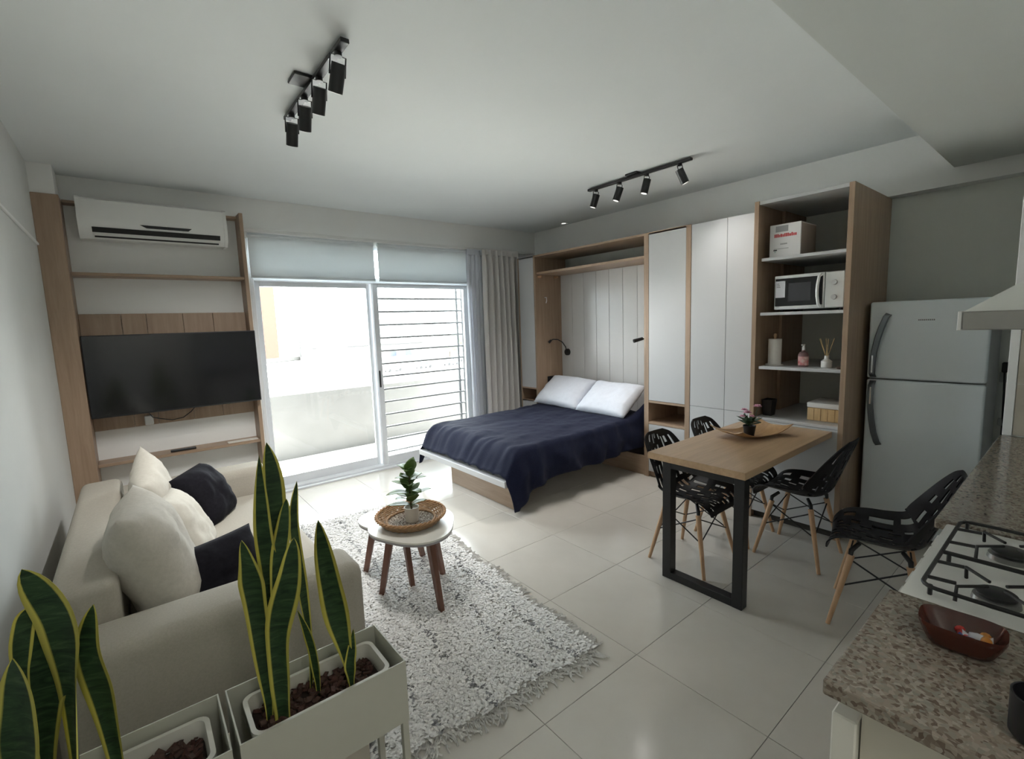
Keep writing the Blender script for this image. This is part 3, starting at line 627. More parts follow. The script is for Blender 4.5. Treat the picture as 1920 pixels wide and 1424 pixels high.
# ================================================================== CHAIRS
def chair_shell():
    bm = bm_new(); NU, NV = 41, 63; R = random.Random(21)
    prof = [(.216, .394), (.204, .434), (.155, .452), (.08, .446), (-.02, .436), (-.11, .440), (-.165, .470), (-.195, .535), (-.225, .62), (-.255, .71), (-.283, .790), (-.290, .825)]
    wid = [.165, .195, .222, .232, .235, .235, .235, .228, .212, .188, .150, .085]
    crv = [.006, .012, .034, .052, .064, .074, .084, .080, .062, .040, .018, .004]
    def lerp(T, v):
        x = v*(len(T)-1); i = min(int(x), len(T)-2); f = x-i
        p0, p1, p2, p3 = T[max(i-1, 0)], T[i], T[i+1], T[min(i+2, len(T)-1)]
        g = lambda a, b, c, d: .5*((2*b)+(-a+c)*f+(2*a-5*b+4*c-d)*f*f+(-a+3*b-3*c+d)*f**3)
        return tuple(g(*q) for q in zip(p0, p1, p2, p3)) if isinstance(p0, tuple) else g(p0, p1, p2, p3)
    def f(u, v):
        a = 2*u-1; y, z = lerp(prof, v); w_ = lerp(wid, v); c = lerp(crv, v); e = .004
        y2, z2 = lerp(prof, min(v+e, 1)); y1, z1 = lerp(prof, max(v-e, 0)); t = Vector((0, y2-y1, z2-z1)).normalized(); n = Vector((0, t.z, -t.y))
        if n.z < 0 and n.y < 0: n = -n
        lift = c*abs(a)**2.4*1.15
        return Vector((a*w_*(1-.10*abs(a)**6*0), y, z))+n*lift
    V = grid(bm, f, NU, NV); bm.faces.ensure_lookup_table()
    fc = {}; k = 0
    for i in range(NU-1):
        for j in range(NV-1): fc[(i, j)] = bm.faces[k]; k += 1
    kill = set(); cols = [(4, 6), (8, 10), (12, 14), (16, 18), (20, 22), (24, 26), (28, 30), (33, 35)]
    for ci, (c0, c1) in enumerate(cols):
        j = 4+R.randint(0, 4)
        while j < NV-7:
            L_ = R.choice((3, 3, 4, 5, 6)); sk = R.choice((0, 0, 1)); w_ = R.choice((2, 2, 3))
            for jj in range(j, min(j+L_, NV-5)):
                for ii in range(c0+sk, c0+sk+w_): kill.add((ii, jj))
            j += L_+R.choice((2, 3, 3, 4))
    # trim outline corners so that the top and front are rounded
    bmesh.ops.delete(bm, geom=[fc[q] for q in kill], context='FACES'); solid(bm, .007); return bm
ch = thing('dining_chair', '', 'chair', (0, 0, 0), 0, 'openwork dining chairs')
chair_m = P('chair_black', (.006, .006, .008), .48, spec=.35)
cs = obj('seat_shell', chair_shell(), chair_m, ch, smooth=50)
LT, LB = (.135, .115), (.20, .195)
for sx in (-1, 1):
    for sy in (-1, 1):
        tz = .405 if sy > 0 else .41
        p0 = Vector((sx*LT[0], sy*LT[1], tz-.035)); p1 = Vector((sx*LB[0], sy*LB[1], 0)); d = p1-p0
        lg = obj('leg', Cy(p1, p0, .0105, .0165, n=14), beech, ch, smooth=40)
        obj('leg_bracket', Tu([Vector((sx*.10, sy*.085, .425)), Vector((sx*LT[0], sy*LT[1], tz-.01)), p0+d*.09], [.010, .012, .009], 8), black, lg, smooth=60)
def leg_pt(sx, sy, t): 
    p0 = Vector((sx*LT[0], sy*LT[1], .37)); p1 = Vector((sx*LB[0], sy*LB[1], 0)); return p0+(p1-p0)*t
for (a, b) in (((-1, -1), (1, -1)), ((1, -1), (1, 1)), ((1, 1), (-1, 1)), ((-1, 1), (-1, -1))):
    bm = bm_new(); tube(bm, [leg_pt(*a, .06), leg_pt(*b, .44)], .0042, 6); tube(bm, [leg_pt(*b, .06), leg_pt(*a, .44)], .0042, 6); obj('cross_brace', bm, black, ch, smooth=60)
ch.location = (3.345, 1.17, 0); ch['label'] = 'black openwork chair tucked under the table beside the refrigerator'
dup(ch, (2.895, .625, 0), math.radians(12), 'black openwork chair pulled out beside the stove')
dup(ch, (2.775, 1.60, 0), math.radians(180), 'black openwork chair tucked behind the black table leg')
dup(ch, (3.36, 1.605, 0), math.radians(180), 'black openwork chair tucked in front of the white wardrobe')
# ================================================================== SHELF CONTENTS
card = noisy('white_carton', (.66, .65, .64), (.71, .70, .69), 6, .7)
cardb = noisy('brown_carton', (.34, .29, .25), (.40, .345, .30), 6, .8)
bx = thing('cardboard_box', 'white printed cardboard box on the top shelf', 'box', (3.92, 1.48, 2.011))
obj('carton', Bx(3.775, 4.06, 1.375, 1.585, 2.0115, 2.245, bev=.002), card, bx)
obj('side_print', Bx(3.785, 4.05, 1.3735, 1.3752, 2.02, 2.236), cardb, bx)
obj('open_flap', Bx(3.80, 4.05, 1.42, 1.58, 2.2455, 2.249), P('box_tape', (.05, .045, .04), .6), bx)
redp = P('red_print', (.55, .07, .07), .6); greyp = P('grey_print', (.30, .30, .30), .6); greenp = P('green_print', (.40, .52, .48), .6)
def prt(n, y0, y1, z0, z1, m, par, x=3.7748): return obj(n, Bx(x-.0006, x+.0002, y0, y1, z0, z1), m, par)
prt('printed_panel', 1.46, 1.545, 2.19, 2.233, greyp, bx)
R = random.Random(3); y = 1.553
while y > 1.41:
    w_ = R.uniform(.007, .013); prt('printed_letter', y-w_, y, 2.153, 2.153+R.choice((.018, .022, .024)), redp, bx); y -= w_+.002
for k in range(5): prt('printed_letter', 1.465+k*.0095, 1.472+k*.0095, 2.098, 2.108, greyp, bx)
for k in range(12): prt('printed_letter', 1.455+k*.0085, 1.461+k*.0085, 2.068, 2.073, greyp, bx)
prt('printed_letter', 1.532, 1.557, 2.058, 2.066, P('black_print', (.03, .03, .03), .6), bx); prt('printed_letter', 1.54, 1.55, 2.045, 2.056, greenp, bx)
# microwave
mw = thing('microwave', 'white microwave oven with a dark glass door', 'microwave', (3.95, 1.32, 1.611))
mww = P('appliance_white', (.74, .75, .74), .35)
obj('body', Bx(3.80, 4.12, 1.098, 1.542, 1.626, 1.876, bev=.006, seg=2), mww, mw, smooth=40)
for x in (3.84, 4.08):
    for y in (1.13, 1.51): obj('foot', Cy((x, y, 1.6105), (x, y, 1.627), .012, n=12), blackp, mw)
md = obj('door', Bx(3.778, 3.799, 1.216, 1.542, 1.628, 1.874, bev=.005, seg=2), mww, mw, smooth=40)
obj('door_glass', Bx(3.7755, 3.779, 1.226, 1.536, 1.652, 1.852, bev=.001), P('dark_glass', (.008, .008, .010), .10), md)
obj('window_mesh', Bx(3.7742, 3.7756, 1.30, 1.445, 1.685, 1.815), P('window_mesh_grey', (.045, .045, .05), .3), md)
obj('energy_label', Bx(3.774, 3.7756, 1.468, 1.532, 1.715, 1.835), P('label_paper', (.68, .68, .72), .6), md)
for k in range(3): obj('label_text', Bx(3.7732, 3.7741, 1.508-k*.004, 1.526, 1.812-k*.012, 1.818-k*.012), greyp, md)
obj('door_handle', Tu([(3.777, 1.236, 1.86), (3.752, 1.242, 1.845), (3.745, 1.248, 1.79), (3.744, 1.249, 1.75), (3.745, 1.248, 1.71), (3.752, 1.242, 1.655), (3.777, 1.236, 1.64)], .0095, 10), mww, md, smooth=60)
mp = obj('control_panel', Bx(3.780, 3.799, 1.10, 1.212, 1.63, 1.872, bev=.003), mww, mw)
for z in (1.80, 1.70): obj('dial', Cy((3.781, 1.156, z), (3.766, 1.156, z), .018, .016, n=20), P('dial_grey', (.58, .58, .58), .4), mp, smooth=40)
# small things on the third shelf
pt_ = thing('paper_towel_holder', 'white paper towel roll on a wooden stand', 'paper towel', (3.85, 1.565, 1.206))
obj('base', Cy((3.85, 1.555, 1.2055), (3.85, 1.555, 1.217), .062, n=28), ivory, pt_, smooth=40)
obj('towel_roll', La([(.012, 0), (.046, 0), (.046, .19), (.012, .19)], (3.85, 1.555, 1.2175), 28), P('tissue', (.78, .76, .72), .9), pt_, smooth=40)
obj('peg', La([(.009, 0), (.009, .205), (.013, .212), (.010, .228), (0, .232)], (3.85, 1.555, 1.2175), 14), beech, pt_, smooth=40)
sp_ = thing('soap_bottle', 'red and white pump soap bottle on the shelf', 'bottle', (3.85, 1.355, 1.206))
obj('bottle', La([(0, 0), (.031, 0), (.034, .006), (.034, .085), (.026, .105), (.012, .112), (.012, .122), (0, .122)], (3.85, 1.355, 1.2055), 24), P('bottle_plum', (.22, .12, .12), .3), sp_, smooth=40)
obj('label', La([(.0346, .012), (.0346, .075)], (3.85, 1.355, 1.2055), 24), noisy('label_red', (.48, .04, .05), (.72, .62, .58), 30, .5), sp_, smooth=40)
bm = bm_new(); cyl(bm, (3.85, 1.355, 1.327), (3.85, 1.355, 1.35), .010, n=12); cyl(bm, (3.85, 1.355, 1.35), (3.85, 1.355, 1.362), .005, n=10); box(bm, 3.815, 3.862, 1.348, 1.362, 1.36, 1.37, bev=.003); obj('pump', bm, wp, sp_, smooth=40)
df = thing('reed_diffuser', 'white reed diffuser bottle with thin sticks', 'diffuser', (3.85, 1.21, 1.206))
obj('bottle', La([(0, 0), (.032, 0), (.034, .005), (.034, .045), (.014, .062), (.014, .085), (.010, .085), (.010, .06), (0, .055)], (3.85, 1.205, 1.2055), 24), P('diffuser_white', (.75, .73, .70), .3), df, smooth=40)
for dx, dy in ((-.03, .04), (.02, .05), (.035, -.03), (-.01, -.045), (.0, .01), (-.03, -.015)):
    obj('reed', Cy((3.85, 1.205, 1.265), (3.85+dx, 1.205+dy, 1.41), .0018, n=6), P('reed_tan', (.55, .38, .18), .8), df)
tag(obj('small_trinket', La([(0, 0), (.018, 0), (.022, .006), (.018, .014), (.006, .017), (0, .017)], (3.78, 1.10, 1.2055), 16), P('trinket_brown', (.06, .03, .02), .5), smooth=40), 'small dark brown trinket at the shelf edge', 'trinket')
cu = thing('black_cup', 'black square planter cup on the bottom shelf', 'cup', (3.86, 1.59, .811))
bm = bm_new(); grid(bm, lambda u, v: Vector((3.86+(.030+.010*v)*1.3*max(-1, min(1, 1.35*math.cos(2*math.pi*u))), 1.588+(.030+.010*v)*1.0*max(-1, min(1, 1.35*math.sin(2*math.pi*u))), .8105+.125*v)), 32, 6, True); solid(bm, .003)
obj('shell', bm, blackp, cu, smooth=40); obj('bottom', Cy((3.86, 1.588, .8105), (3.86, 1.588, .815), .028), blackp, cu)
bb = thing('bamboo_box', 'bamboo storage box with a white lid on the bottom shelf', 'box', (3.95, 1.2, .811))
bam = wood('bamboo', (.66, .45, .22), (.52, .33, .15), 'z', .5, 1.6)
bk = obj('body', Bx(3.845, 4.10, 1.095, 1.315, .811, .905, bev=.006, seg=2), bam, bb, smooth=40)
for k in range(1, 5): obj('slat_groove', Bx(3.8435, 3.8455, 1.095+k*.044-.001, 1.095+k*.044+.001, .815, .902), P('bamboo_dark', (.32, .19, .08), .6), bk)
obj('lid', Bx(3.842, 4.103, 1.092, 1.318, .906, .945, bev=.008, seg=2), P('lid_white', (.74, .72, .69), .4), bb, smooth=40)
# ================================================================== REFRIGERATOR
fr = thing('refrigerator', 'white two door refrigerator with grey curved handles', 'refrigerator', (4.32, .71, 0))
frw = P('fridge_white', (.84, .90, .93), .26)
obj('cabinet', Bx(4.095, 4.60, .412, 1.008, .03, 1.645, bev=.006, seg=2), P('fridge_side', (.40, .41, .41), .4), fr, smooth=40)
d1 = obj('freezer_door', Bx(4.035, 4.093, .408, 1.012, 1.127, 1.655, bev=.014, seg=3), frw, fr, smooth=40)
d2 = obj('fridge_door', Bx(4.035, 4.093, .408, 1.012, .05, 1.118, bev=.014, seg=3), frw, fr, smooth=40)
hm = P('handle_grey', (.17, .18, .20), .3, .6)
def handle(pts, par):
    bm = bm_new(); n = len(pts)
    rings = []
    for i, (y, z, x) in enumerate(pts):
        a, b = Vector(pts[max(i-1, 0)][:2]), Vector(pts[min(i+1, n-1)][:2]); t = (b-a).normalized(); s = Vector((-t.y, t.x))*.019
        rings.append([bm.verts.new((x+ox, y+s.x*k, z+s.y*k)) for k, ox in ((-1, .004), (-.7, -.006), (.7, -.006), (1, .004), (.6, .012), (-.6, .012))])
    for A, B in zip(rings, rings[1:]):
        for k in range(6): bm.faces.new((A[k], A[(k+1) % 6], B[(k+1) % 6], B[k]))
    bm.faces.new(rings[0]); bm.faces.new(rings[-1][::-1]); return obj('handle', bm, hm, par, smooth=50)
h1 = handle([(.905, 1.572, 4.032), (.915, 1.55, 4.01), (.935, 1.48, 4.0), (.953, 1.40, 3.995), (.965, 1.32, 3.99), (.972, 1.24, 3.99), (.973, 1.16, 3.995), (.973, 1.135, 4.03)], d1)
h2 = handle([(.973, 1.11, 4.03), (.973, 1.08, 3.995), (.974, 1.00, 3.99), (.970, .92, 3.99), (.962, .84, 3.995), (.948, .75, 4.0), (.930, .68, 4.01), (.922, .655, 4.032)], d2)
obj('handle_strip', Bx(3.982, 3.986, .968, .976, 1.17, 1.29), chrome, h1); obj('handle_strip', Bx(3.982, 3.986, .968, .976, .95, 1.07), chrome, h2)
for k in range(9): obj('badge_letter', Bx(4.033, 4.0352, .742-k*.0095, .7485-k*.0095, 1.522, 1.531), P('badge_grey', (.25, .26, .27), .35, .6), d1)
for y in (.47, .95): obj('foot', Cy((4.15, y, 0), (4.15, y, .031), .02), blackp, fr)
# things on the wall beside the refrigerator
ws = thing('wall_outlet', 'grey wall outlet with a black plug beside the refrigerator', 'outlet', (4.61, .395, 1.1))
obj('plate', Bx(4.608, XR, .355, .405, 1.08, 1.15, bev=.003), P('outlet_grey', (.42, .43, .42), .5), ws); obj('plug', Bx(4.57, 4.608, .365, .395, 1.15, 1.22, bev=.006), blackp, ws)
obj('cord', Tu([(4.585, .38, 1.15), (4.59, .375, 1.0), (4.6, .37, .8), (4.6, .37, .4), (4.6, .38, .03)], .006, 6), blackp, ws)
tag(obj('wall_box', Bx(4.595, XR, .345, .395, .78, .83, bev=.003), MATS['outlet_grey']), 'small grey junction box on the wall below the outlet', 'junction box')
# ================================================================== KITCHEN
gran = bpy.data.materials.new('granite'); gran.use_nodes = True
def granite(m):
    N, L, b = nodes(m); v = texco(m, (1, 1, 1)); vo = N.new('ShaderNodeTexVoronoi'); vo.inputs['Scale'].default_value = 145; vo.inputs['Randomness'].default_value = 1
    nz = N.new('ShaderNodeTexNoise'); nz.inputs['Scale'].default_value = 25; L.new(v, nz.inputs['Vector']); mx = N.new('ShaderNodeVectorMath'); mx.operation = 'MULTIPLY_ADD'
    mx.inputs[1].default_value = (.02, .02, .02); L.new(nz.outputs['Color'], mx.inputs[0]); L.new(v, mx.inputs[2]); L.new(mx.outputs[0], vo.inputs['Vector'])
    sep = N.new('ShaderNodeSeparateColor'); L.new(vo.outputs['Color'], sep.inputs[0])
    c = ramp(m, sep.outputs[0], [(0., (.11, .08, .06)), (.22, (.19, .15, .115)), (.45, (.27, .225, .18)), (.65, (.22, .20, .165)), (.82, (.34, .30, .25)), (1., (.26, .21, .17))])
    L.new(c, b.inputs['Base Color']); b.inputs['Roughness'].default_value = .12; b.inputs['Specular IOR Level'].default_value = .5
granite(gran)
cabm = noisy('cabinet_beige', (.58, .54, .45), (.62, .58, .49), 4, .5)
k1 = thing('kitchen_base_cabinet', 'beige kitchen base cabinet under the end of the granite counter', 'cabinet', (1.18, -.05, 0))
obj('carcass', Bx(.985, 1.385, -.355, .225, 0, .888), cabm, k1)
obj('door', Bx(.966, 1.38, .228, .268, .09, .846, bev=.003), P('door_white', (.74, .72, .65), .4), k1)
tag(obj('granite_counter', Bx(.942, 1.392, -.358, .278, .889, .920, bev=.004, seg=2), gran), 'brown granite counter end piece carrying the brown bowl', 'counter')
k2 = thing('kitchen_base_cabinet', 'beige kitchen base cabinet between stove and partition', 'cabinet', (2.76, -.05, 0))
obj('carcass', Bx(1.985, 3.54, -.355, .225, 0, .888), cabm, k2)
for k in range(3): obj('door', Bx(1.985+k*.518, 2.50+k*.518, .228, .252, .09, .885, bev=.003), MATS['door_white'], k2)
tag(obj('granite_counter', Bx(1.975, 3.544, -.358, .292, .889, .920, bev=.004, seg=2), gran), 'long brown granite counter between stove and partition', 'counter')
# stove
sv = thing('gas_stove', 'white gas stove with black wire grates', 'stove', (1.68, -.05, 0))
svw = P('stove_enamel', (.78, .78, .74), .22)
obj('body', Bx(1.40, 1.962, -.355, .235, .02, .885, bev=.004), svw, sv); obj('front_panel', Bx(1.40, 1.962, .236, .25, .78, .90, bev=.003), svw, sv)
ck = obj('cooktop', Bx(1.396, 1.966, -.35, .262, .8855, .918, bev=.007, seg=2), svw, sv, smooth=40)
for k in range(5): obj('knob', Cy((1.47+k*.105, .2505, .872), (1.47+k*.105, .276, .882), .021, .018, n=18), svw, sv, smooth=40)
for bx_, by_, rr in ((1.50, .105, .045), (1.79, .105, .05), (1.50, -.19, .05), (1.79, -.19, .04)):
    b_ = obj('burner', La([(0, 0), (rr*.95, 0), (rr*.9, .012), (rr*.6, .016), (0, .016)], (bx_, by_, .9182), 24), P('burner_ring', (.25, .25, .24), .4, .7), sv, smooth=40)
    obj('burner_cap', La([(0, 0), (rr*.8, 0), (rr*.8, .006), (rr*.7, .009), (0, .010)], (bx_, by_, .9345), 24), black, b_, smooth=40)
grm = P('grate_black', (.02, .02, .02), .45)
def rr_loop(x0, x1, y0, y1, r, z, n=5):
    pts = []
    for cx, cy, a0 in ((x1-r, y1-r, 0), (x0+r, y1-r, 90), (x0+r, y0+r, 180), (x1-r, y0+r, 270)):
        for k in range(n+1): a = math.radians(a0+90*k/n); pts.append((cx+r*math.cos(a), cy+r*math.sin(a), z))
    return pts
bm = bm_new(); tube(bm, rr_loop(1.415, 1.945, -.31, .225, .03, .944), .005, 8, True); tube(bm, [(1.655, .225, .944), (1.655, -.31, .944)], .006, 8)
for bx_, by_, rr in ((1.50, .105, .045), (1.79, .105, .05), (1.50, -.19, .05), (1.79, -.19, .04)):
    for a in (45, 135, 225, 315):
        c, s = math.cos(math.radians(a)), math.sin(math.radians(a)); tube(bm, [(bx_+c*.105, by_+s*.085, .924), (bx_+c*.09, by_+s*.085, .956), (bx_+c*.02, by_+s*.02, .956)], .004, 6)
for x, y, dx, dy in ((1.47, .225, 0, -.055), (1.58, .225, 0, -.055), (1.74, .225, 0, -.055), (1.86, .225, 0, -.055)): tube(bm, [(x, y, .944), (x+dx, y+dy, .948)], .0045, 6)
for x in (1.43, 1.655, 1.93):
    for y in (-.30, .21): tube(bm, [(x, y, .944), (x, y, .919)], .005, 6)
obj('grate', bm, grm, sv, smooth=60)
# hood
hd = thing('range_hood', 'white range hood with a grey metal rim above the stove', 'hood', (1.70, -.1, 1.55))
hg = P('hood_grey', (.34, .33, .31), .4, .3)
rim = obj('rim', Bx(1.398, 1.98, -.355, .187, 1.551, 1.590, bev=.002), hg, hd); obj('lit_front_face', Bx(1.397, 1.981, .1875, .194, 1.550, 1.591, bev=.001), wp, hd)  # white strip paints window light onto the front face of the rim
bm = bm_new(); b0 = [(1.40, .185), (1.978, .185), (1.978, -.355), (1.40, -.355)]; b1 = [(1.56, -.10), (1.82, -.10), (1.82, -.355), (1.56, -.355)]
A = [bm.verts.new((x, y, 1.5905)) for x, y in b0]; Bv = [bm.verts.new((x, y, 1.80)) for x, y in b1]
bm.faces.new(A[::-1]); bm.faces.new(Bv)
for k in range(4): bm.faces.new((A[k], A[(k+1) % 4], Bv[(k+1) % 4], Bv[k]))
obj('canopy', bm, P('hood_white', (.74, .75, .72), .35), hd); obj('chimney', Bx(1.56, 1.82, -.355, -.10, 1.801, 2.549, bev=.002), MATS['hood_white'], hd)
# bowl with sweets
bowl_m = P('amber_glass', (.075, .018, .010), .10, spec=.6); 
bw = thing('amber_bowl', 'dark amber oblong glass bowl on the granite counter', 'bowl', (1.215, .13, .921), 0)
bm = bm_new(); bc = Vector((1.235, .130)); ba = math.radians(-85)
def bowlf(u, v):
    t = 2*math.pi*u; c, s = math.cos(t), math.sin(t); e = .55
    if v < .5: k = v*2; rx, ry, z = .044+.024*k, .027+.022*k, .9215+.052*k**1.4
    else: k = (v-.5)*2; rx, ry, z = .0655-.025*k, .0465-.020*k, .973-.045*k**.8
    x = rx*math.copysign(abs(c)**e, c); y = ry*math.copysign(abs(s)**e, s)
    return Vector((bc.x+x*math.cos(ba)-y*math.sin(ba), bc.y+x*math.sin(ba)+y*math.cos(ba), z))
V = grid(bm, bowlf, 48, 21, True); bm.faces.new([V[i][0] for i in range(48)][::-1]); bm.faces.new([V[i][20] for i in range(48)])
obj('dish', bm, bowl_m, bw, smooth=50)
cm = [P('candy_red', (.60, .06, .05), .35), P('candy_blue', (.04, .07, .24), .35), P('candy_silver', (.62, .62, .66), .25), P('candy_amber', (.60, .24, .04), .35)]
CN = ['red', 'blue', 'silver', 'amber']
for (x, y, z, m_, a) in ((1.246, .128, .942, 0, 20), (1.226, .112, .945, 1, 70), (1.248, .108, .947, 2, 100), (1.238, .094, .949, 3, 10)):
    c = thing('wrapped_candy', CN[m_]+' wrapped candy in the amber bowl', 'candy', (x, y, z-.008), math.radians(a), 'candies in the amber bowl' )
    bm = bm_new(); lathe(bm, [(0, -.014), (.007, -.012), (.009, 0), (.007, .012), (0, .014)], n=12); bm.transform(Matrix.Translation((0, 0, .008)) @ Matrix.Rotation(math.pi/2, 4, 'Y')); obj('sweet', bm, cm[m_], c, local=True, smooth='all')
    for s in (-1, 1):
        bm = bm_new(); lathe(bm, [(.002, 0), (.009, .010)], n=10); bm.transform(Matrix.Translation((0, 0, .008)) @ Matrix.Rotation(s*math.pi/2, 4, 'Y') @ Matrix.Translation((0, 0, .012))); obj('wrapper_twist', bm, cm[m_], c, local=True)
mg = thing('black_mug', 'black mug on the granite counter edge', 'mug', (1.045, .005, .921))
obj('cup', La([(0, 0), (.034, 0), (.038, .006), (.039, .072), (.036, .072), (.035, .012), (0, .010)], (1.045, .010, .9205), 28), blackp, mg, smooth=40)
obj('handle', Tu([(1.070, -.016, .982), (1.09, -.036, .98), (1.098, -.043, .96), (1.09, -.036, .938), (1.070, -.016, .934)], .006, 8), blackp, mg, smooth=60)
# ================================================================== PLANTERS
plm = P('planter_white', (.51, .505, .435), .45)
troughm = P('trough_cream', (.64, .62, .56), .45)
chipm = [noisy('bark_red', (.075, .026, .018), (.04, .016, .012), 40, .85), noisy('bark_brown', (.03, .015, .011), (.10, .05, .036), 40, .85)]
snake = bpy.data.materials.new('snake_leaf'); snake.use_nodes = True
def snake_mat(m):
    N, L, b = nodes(m); at_ = N.new('ShaderNodeAttribute'); at_.attribute_name = 'edge'; v = texco(m, (3, 3, 14)); n_ = noise_tex(m, v, 4, 4, .6, 1.2)
    g = ramp(m, n_, [(.35, (.010, .026, .010)), (.55, (.024, .055, .020)), (.72, (.055, .095, .04))])
    e = ramp(m, at_.outputs['Fac'], [(.0, (0, 0, 0)), (.66, (0, 0, 0)), (.76, (1, 1, 1)), (1., (1, 1, 1))]); mx = N.new('ShaderNodeMix'); mx.data_type = 'RGBA'
    L.new(e, mx.inputs['Factor']); L.new(g, mx.inputs['A']); mx.inputs['B'].default_value = (.52, .46, .09, 1); L.new(mx.outputs['Result'], b.inputs['Base Color']); b.inputs['Roughness'].default_value = .55; b.inputs['Specular IOR Level'].default_value = .25
snake_mat(snake)
def snake_leaf(par, pts, width, face=0., twist=0., n=30, peak=.60, bw=.22):
    pts = [Vector(p) for p in pts]; verts = []; faces = []; at_ = []; M = MW[par.name].inverted(); K = 7
    def cr(t):
        x = t*(len(pts)-1); i = min(int(x), len(pts)-2); f = x-i; p0, p1, p2, p3 = pts[max(i-1, 0)], pts[i], pts[i+1], pts[min(i+2, len(pts)-1)]
        return .5*((2*p1)+(p2-p0)*f+(2*p0-5*p1+4*p2-p3)*f*f+(3*p1-p0-3*p2+p3)*f**3)
    for i in range(n+1):
        t = i/n; c = cr(t); tg = (cr(min(t+.02, 1))-cr(max(t-.02, 0))).normalized()
        w_ = width*(bw+(1-bw)*math.sin(math.pi/2*(t/peak))**2.2) if t < peak else width*max(0., 1-((t-peak)/(1-peak))**2.0)
        w_ *= 1+.05*math.sin(t*17+width*900)
        a = face+twist*(t-.5); s = Vector((math.cos(a), math.sin(a), 0)); s = (s-tg*s.dot(tg)).normalized(); nn = tg.cross(s)
        for th in (1, -1):
            for k in range(K):
                u = 2*k/(K-1)-1; p = c+s*u*w_/2+nn*(-.24*w_*u*u*(1.2-t)+th*.0020*(1-u*u*.8)); verts.append(M @ p); at_.append(abs(u))
    for i in range(n):
        for th in (0, 1):
            o0 = (2*i+th)*K; o1 = (2*i+2+th)*K
            for k in range(K-1):
                q = (o0+k, o0+k+1, o1+k+1, o1+k); faces.append(q if th == 0 else q[::-1])
        for k in (0, K-1): faces.append(((2*i)*K+k, (2*i+2)*K+k, (2*i+3)*K+k, (2*i+1)*K+k))
    me = bpy.data.meshes.new('leaf'); me.from_pydata([tuple(v) for v in verts], [], faces); a_ = me.attributes.new('edge', 'FLOAT', 'POINT'); a_.data.foreach_set('value', at_)
    me.materials.append(snake); o = link('leaf', me, par)
    for p in me.polygons: p.use_smooth = True
    return o
def planter(lab, x0, x1, y0, y1, zt, zb):
    t = thing('planter_stand', lab, 'planter', ((x0+x1)/2, (y0+y1)/2, 0), 0, 'metal planter stands'); bm = bm_new(); th = .004
    bm = bm_new(); box(bm, x0, x1, y0, y0+th, zb, zt); box(bm, x0, x1, y1-th, y1, zb, zt); box(bm, x0, x0+th, y0+th, y1-th, zb, zt); box(bm, x1-th, x1, y0+th, y1-th, zb, zt); box(bm, x0+th, x1-th, y0+th, y1-th, zb, zb+th)
    obj('tray_box', bm, plm, t)
    for x in (x0+.012, x1-.012):
        for y in (y0+.012, y1-.012): obj('leg', Bx(x-.010, x+.010, y-.010, y+.010, 0, zb-.0005, bev=.001), plm, t)
    return t
def trough(lab, x0, x1, y0, y1, z0, z1, seed):
    t = thing('snake_plant', lab, 'plant', ((x0+x1)/2, (y0+y1)/2, z0), 0, 'snake plants in the planter stands'); r = .03
    bm = bm_new(); prof_ = [(.016, 0), (.004, z1-z0-.012), (0., z1-z0-.012), (0., z1-z0), (.012, z1-z0), (.014, z1-z0-.02), (.03, .012)]
    rings = []
    for ins, z in prof_:
        rings.append([bm.verts.new((x, y, z0+z)) for x, y, _ in rr_loop(x0+ins, x1-ins, y0+ins, y1-ins, max(.008, r-ins*.5), 0, 5)])
    for A_, B_ in zip(rings, rings[1:]):
        n_ = len(A_)
        for k in range(n_): bm.faces.new((A_[k], A_[(k+1) % n_], B_[(k+1) % n_], B_[k]))
    bm.faces.new(rings[0][::-1]); bm.faces.new(rings[-1]); obj('trough', bm, troughm, t, smooth=35)
    R = random.Random(seed); zs = z1-.035
    obj('soil', Bx(x0+.017, x1-.017, y0+.017, y1-.017, z0+.03, zs-.012, bev=.006), P('soil_dark', (.03, .018, .014), .95), t)
    for q, m_ in enumerate(chipm):
        bm = bm_new()
        for k in range(150):
            c = Vector((R.uniform(x0+.03, x1-.03), R.uniform(y0+.028, y1-.028), zs+R.uniform(-.012, .010))); vs_ = box(bm, -.5, .5, -.5, .5, -.5, .5)
            M = Matrix.Translation(c) @ Euler((R.uniform(-.6, .6), R.uniform(-.6, .6), R.uniform(0, 6))).to_matrix().to_4x4() @ Matrix.Diagonal((R.uniform(.012, .03), R.uniform(.008, .018), R.uniform(.003, .008), 1))
            for v in vs_: v.co = M @ (v.co*R.uniform(.75, 1.1))
        o = obj('bark_chips', bm, m_, t); o['kind'] = 'stuff'
    return t
PZ = .55
planter('pale metal planter stand at the sofa arm corner', .115, .577, 1.305, 1.548, PZ, .345)
planter('pale metal planter stand beside the side wall', -.375, .098, 1.305, 1.548, PZ, .345)
s1_ = trough('tall snake plant with many leaves in the planter at the sofa arm', .150, .545, 1.335, 1.520, .3495, .525, 1)
s2_ = trough('snake plant with curled broad leaves in the planter beside the wall', -.345, .068, 1.335, 1.520, .3495, .525, 2)
ZB = .485
F0 = math.radians(-32)
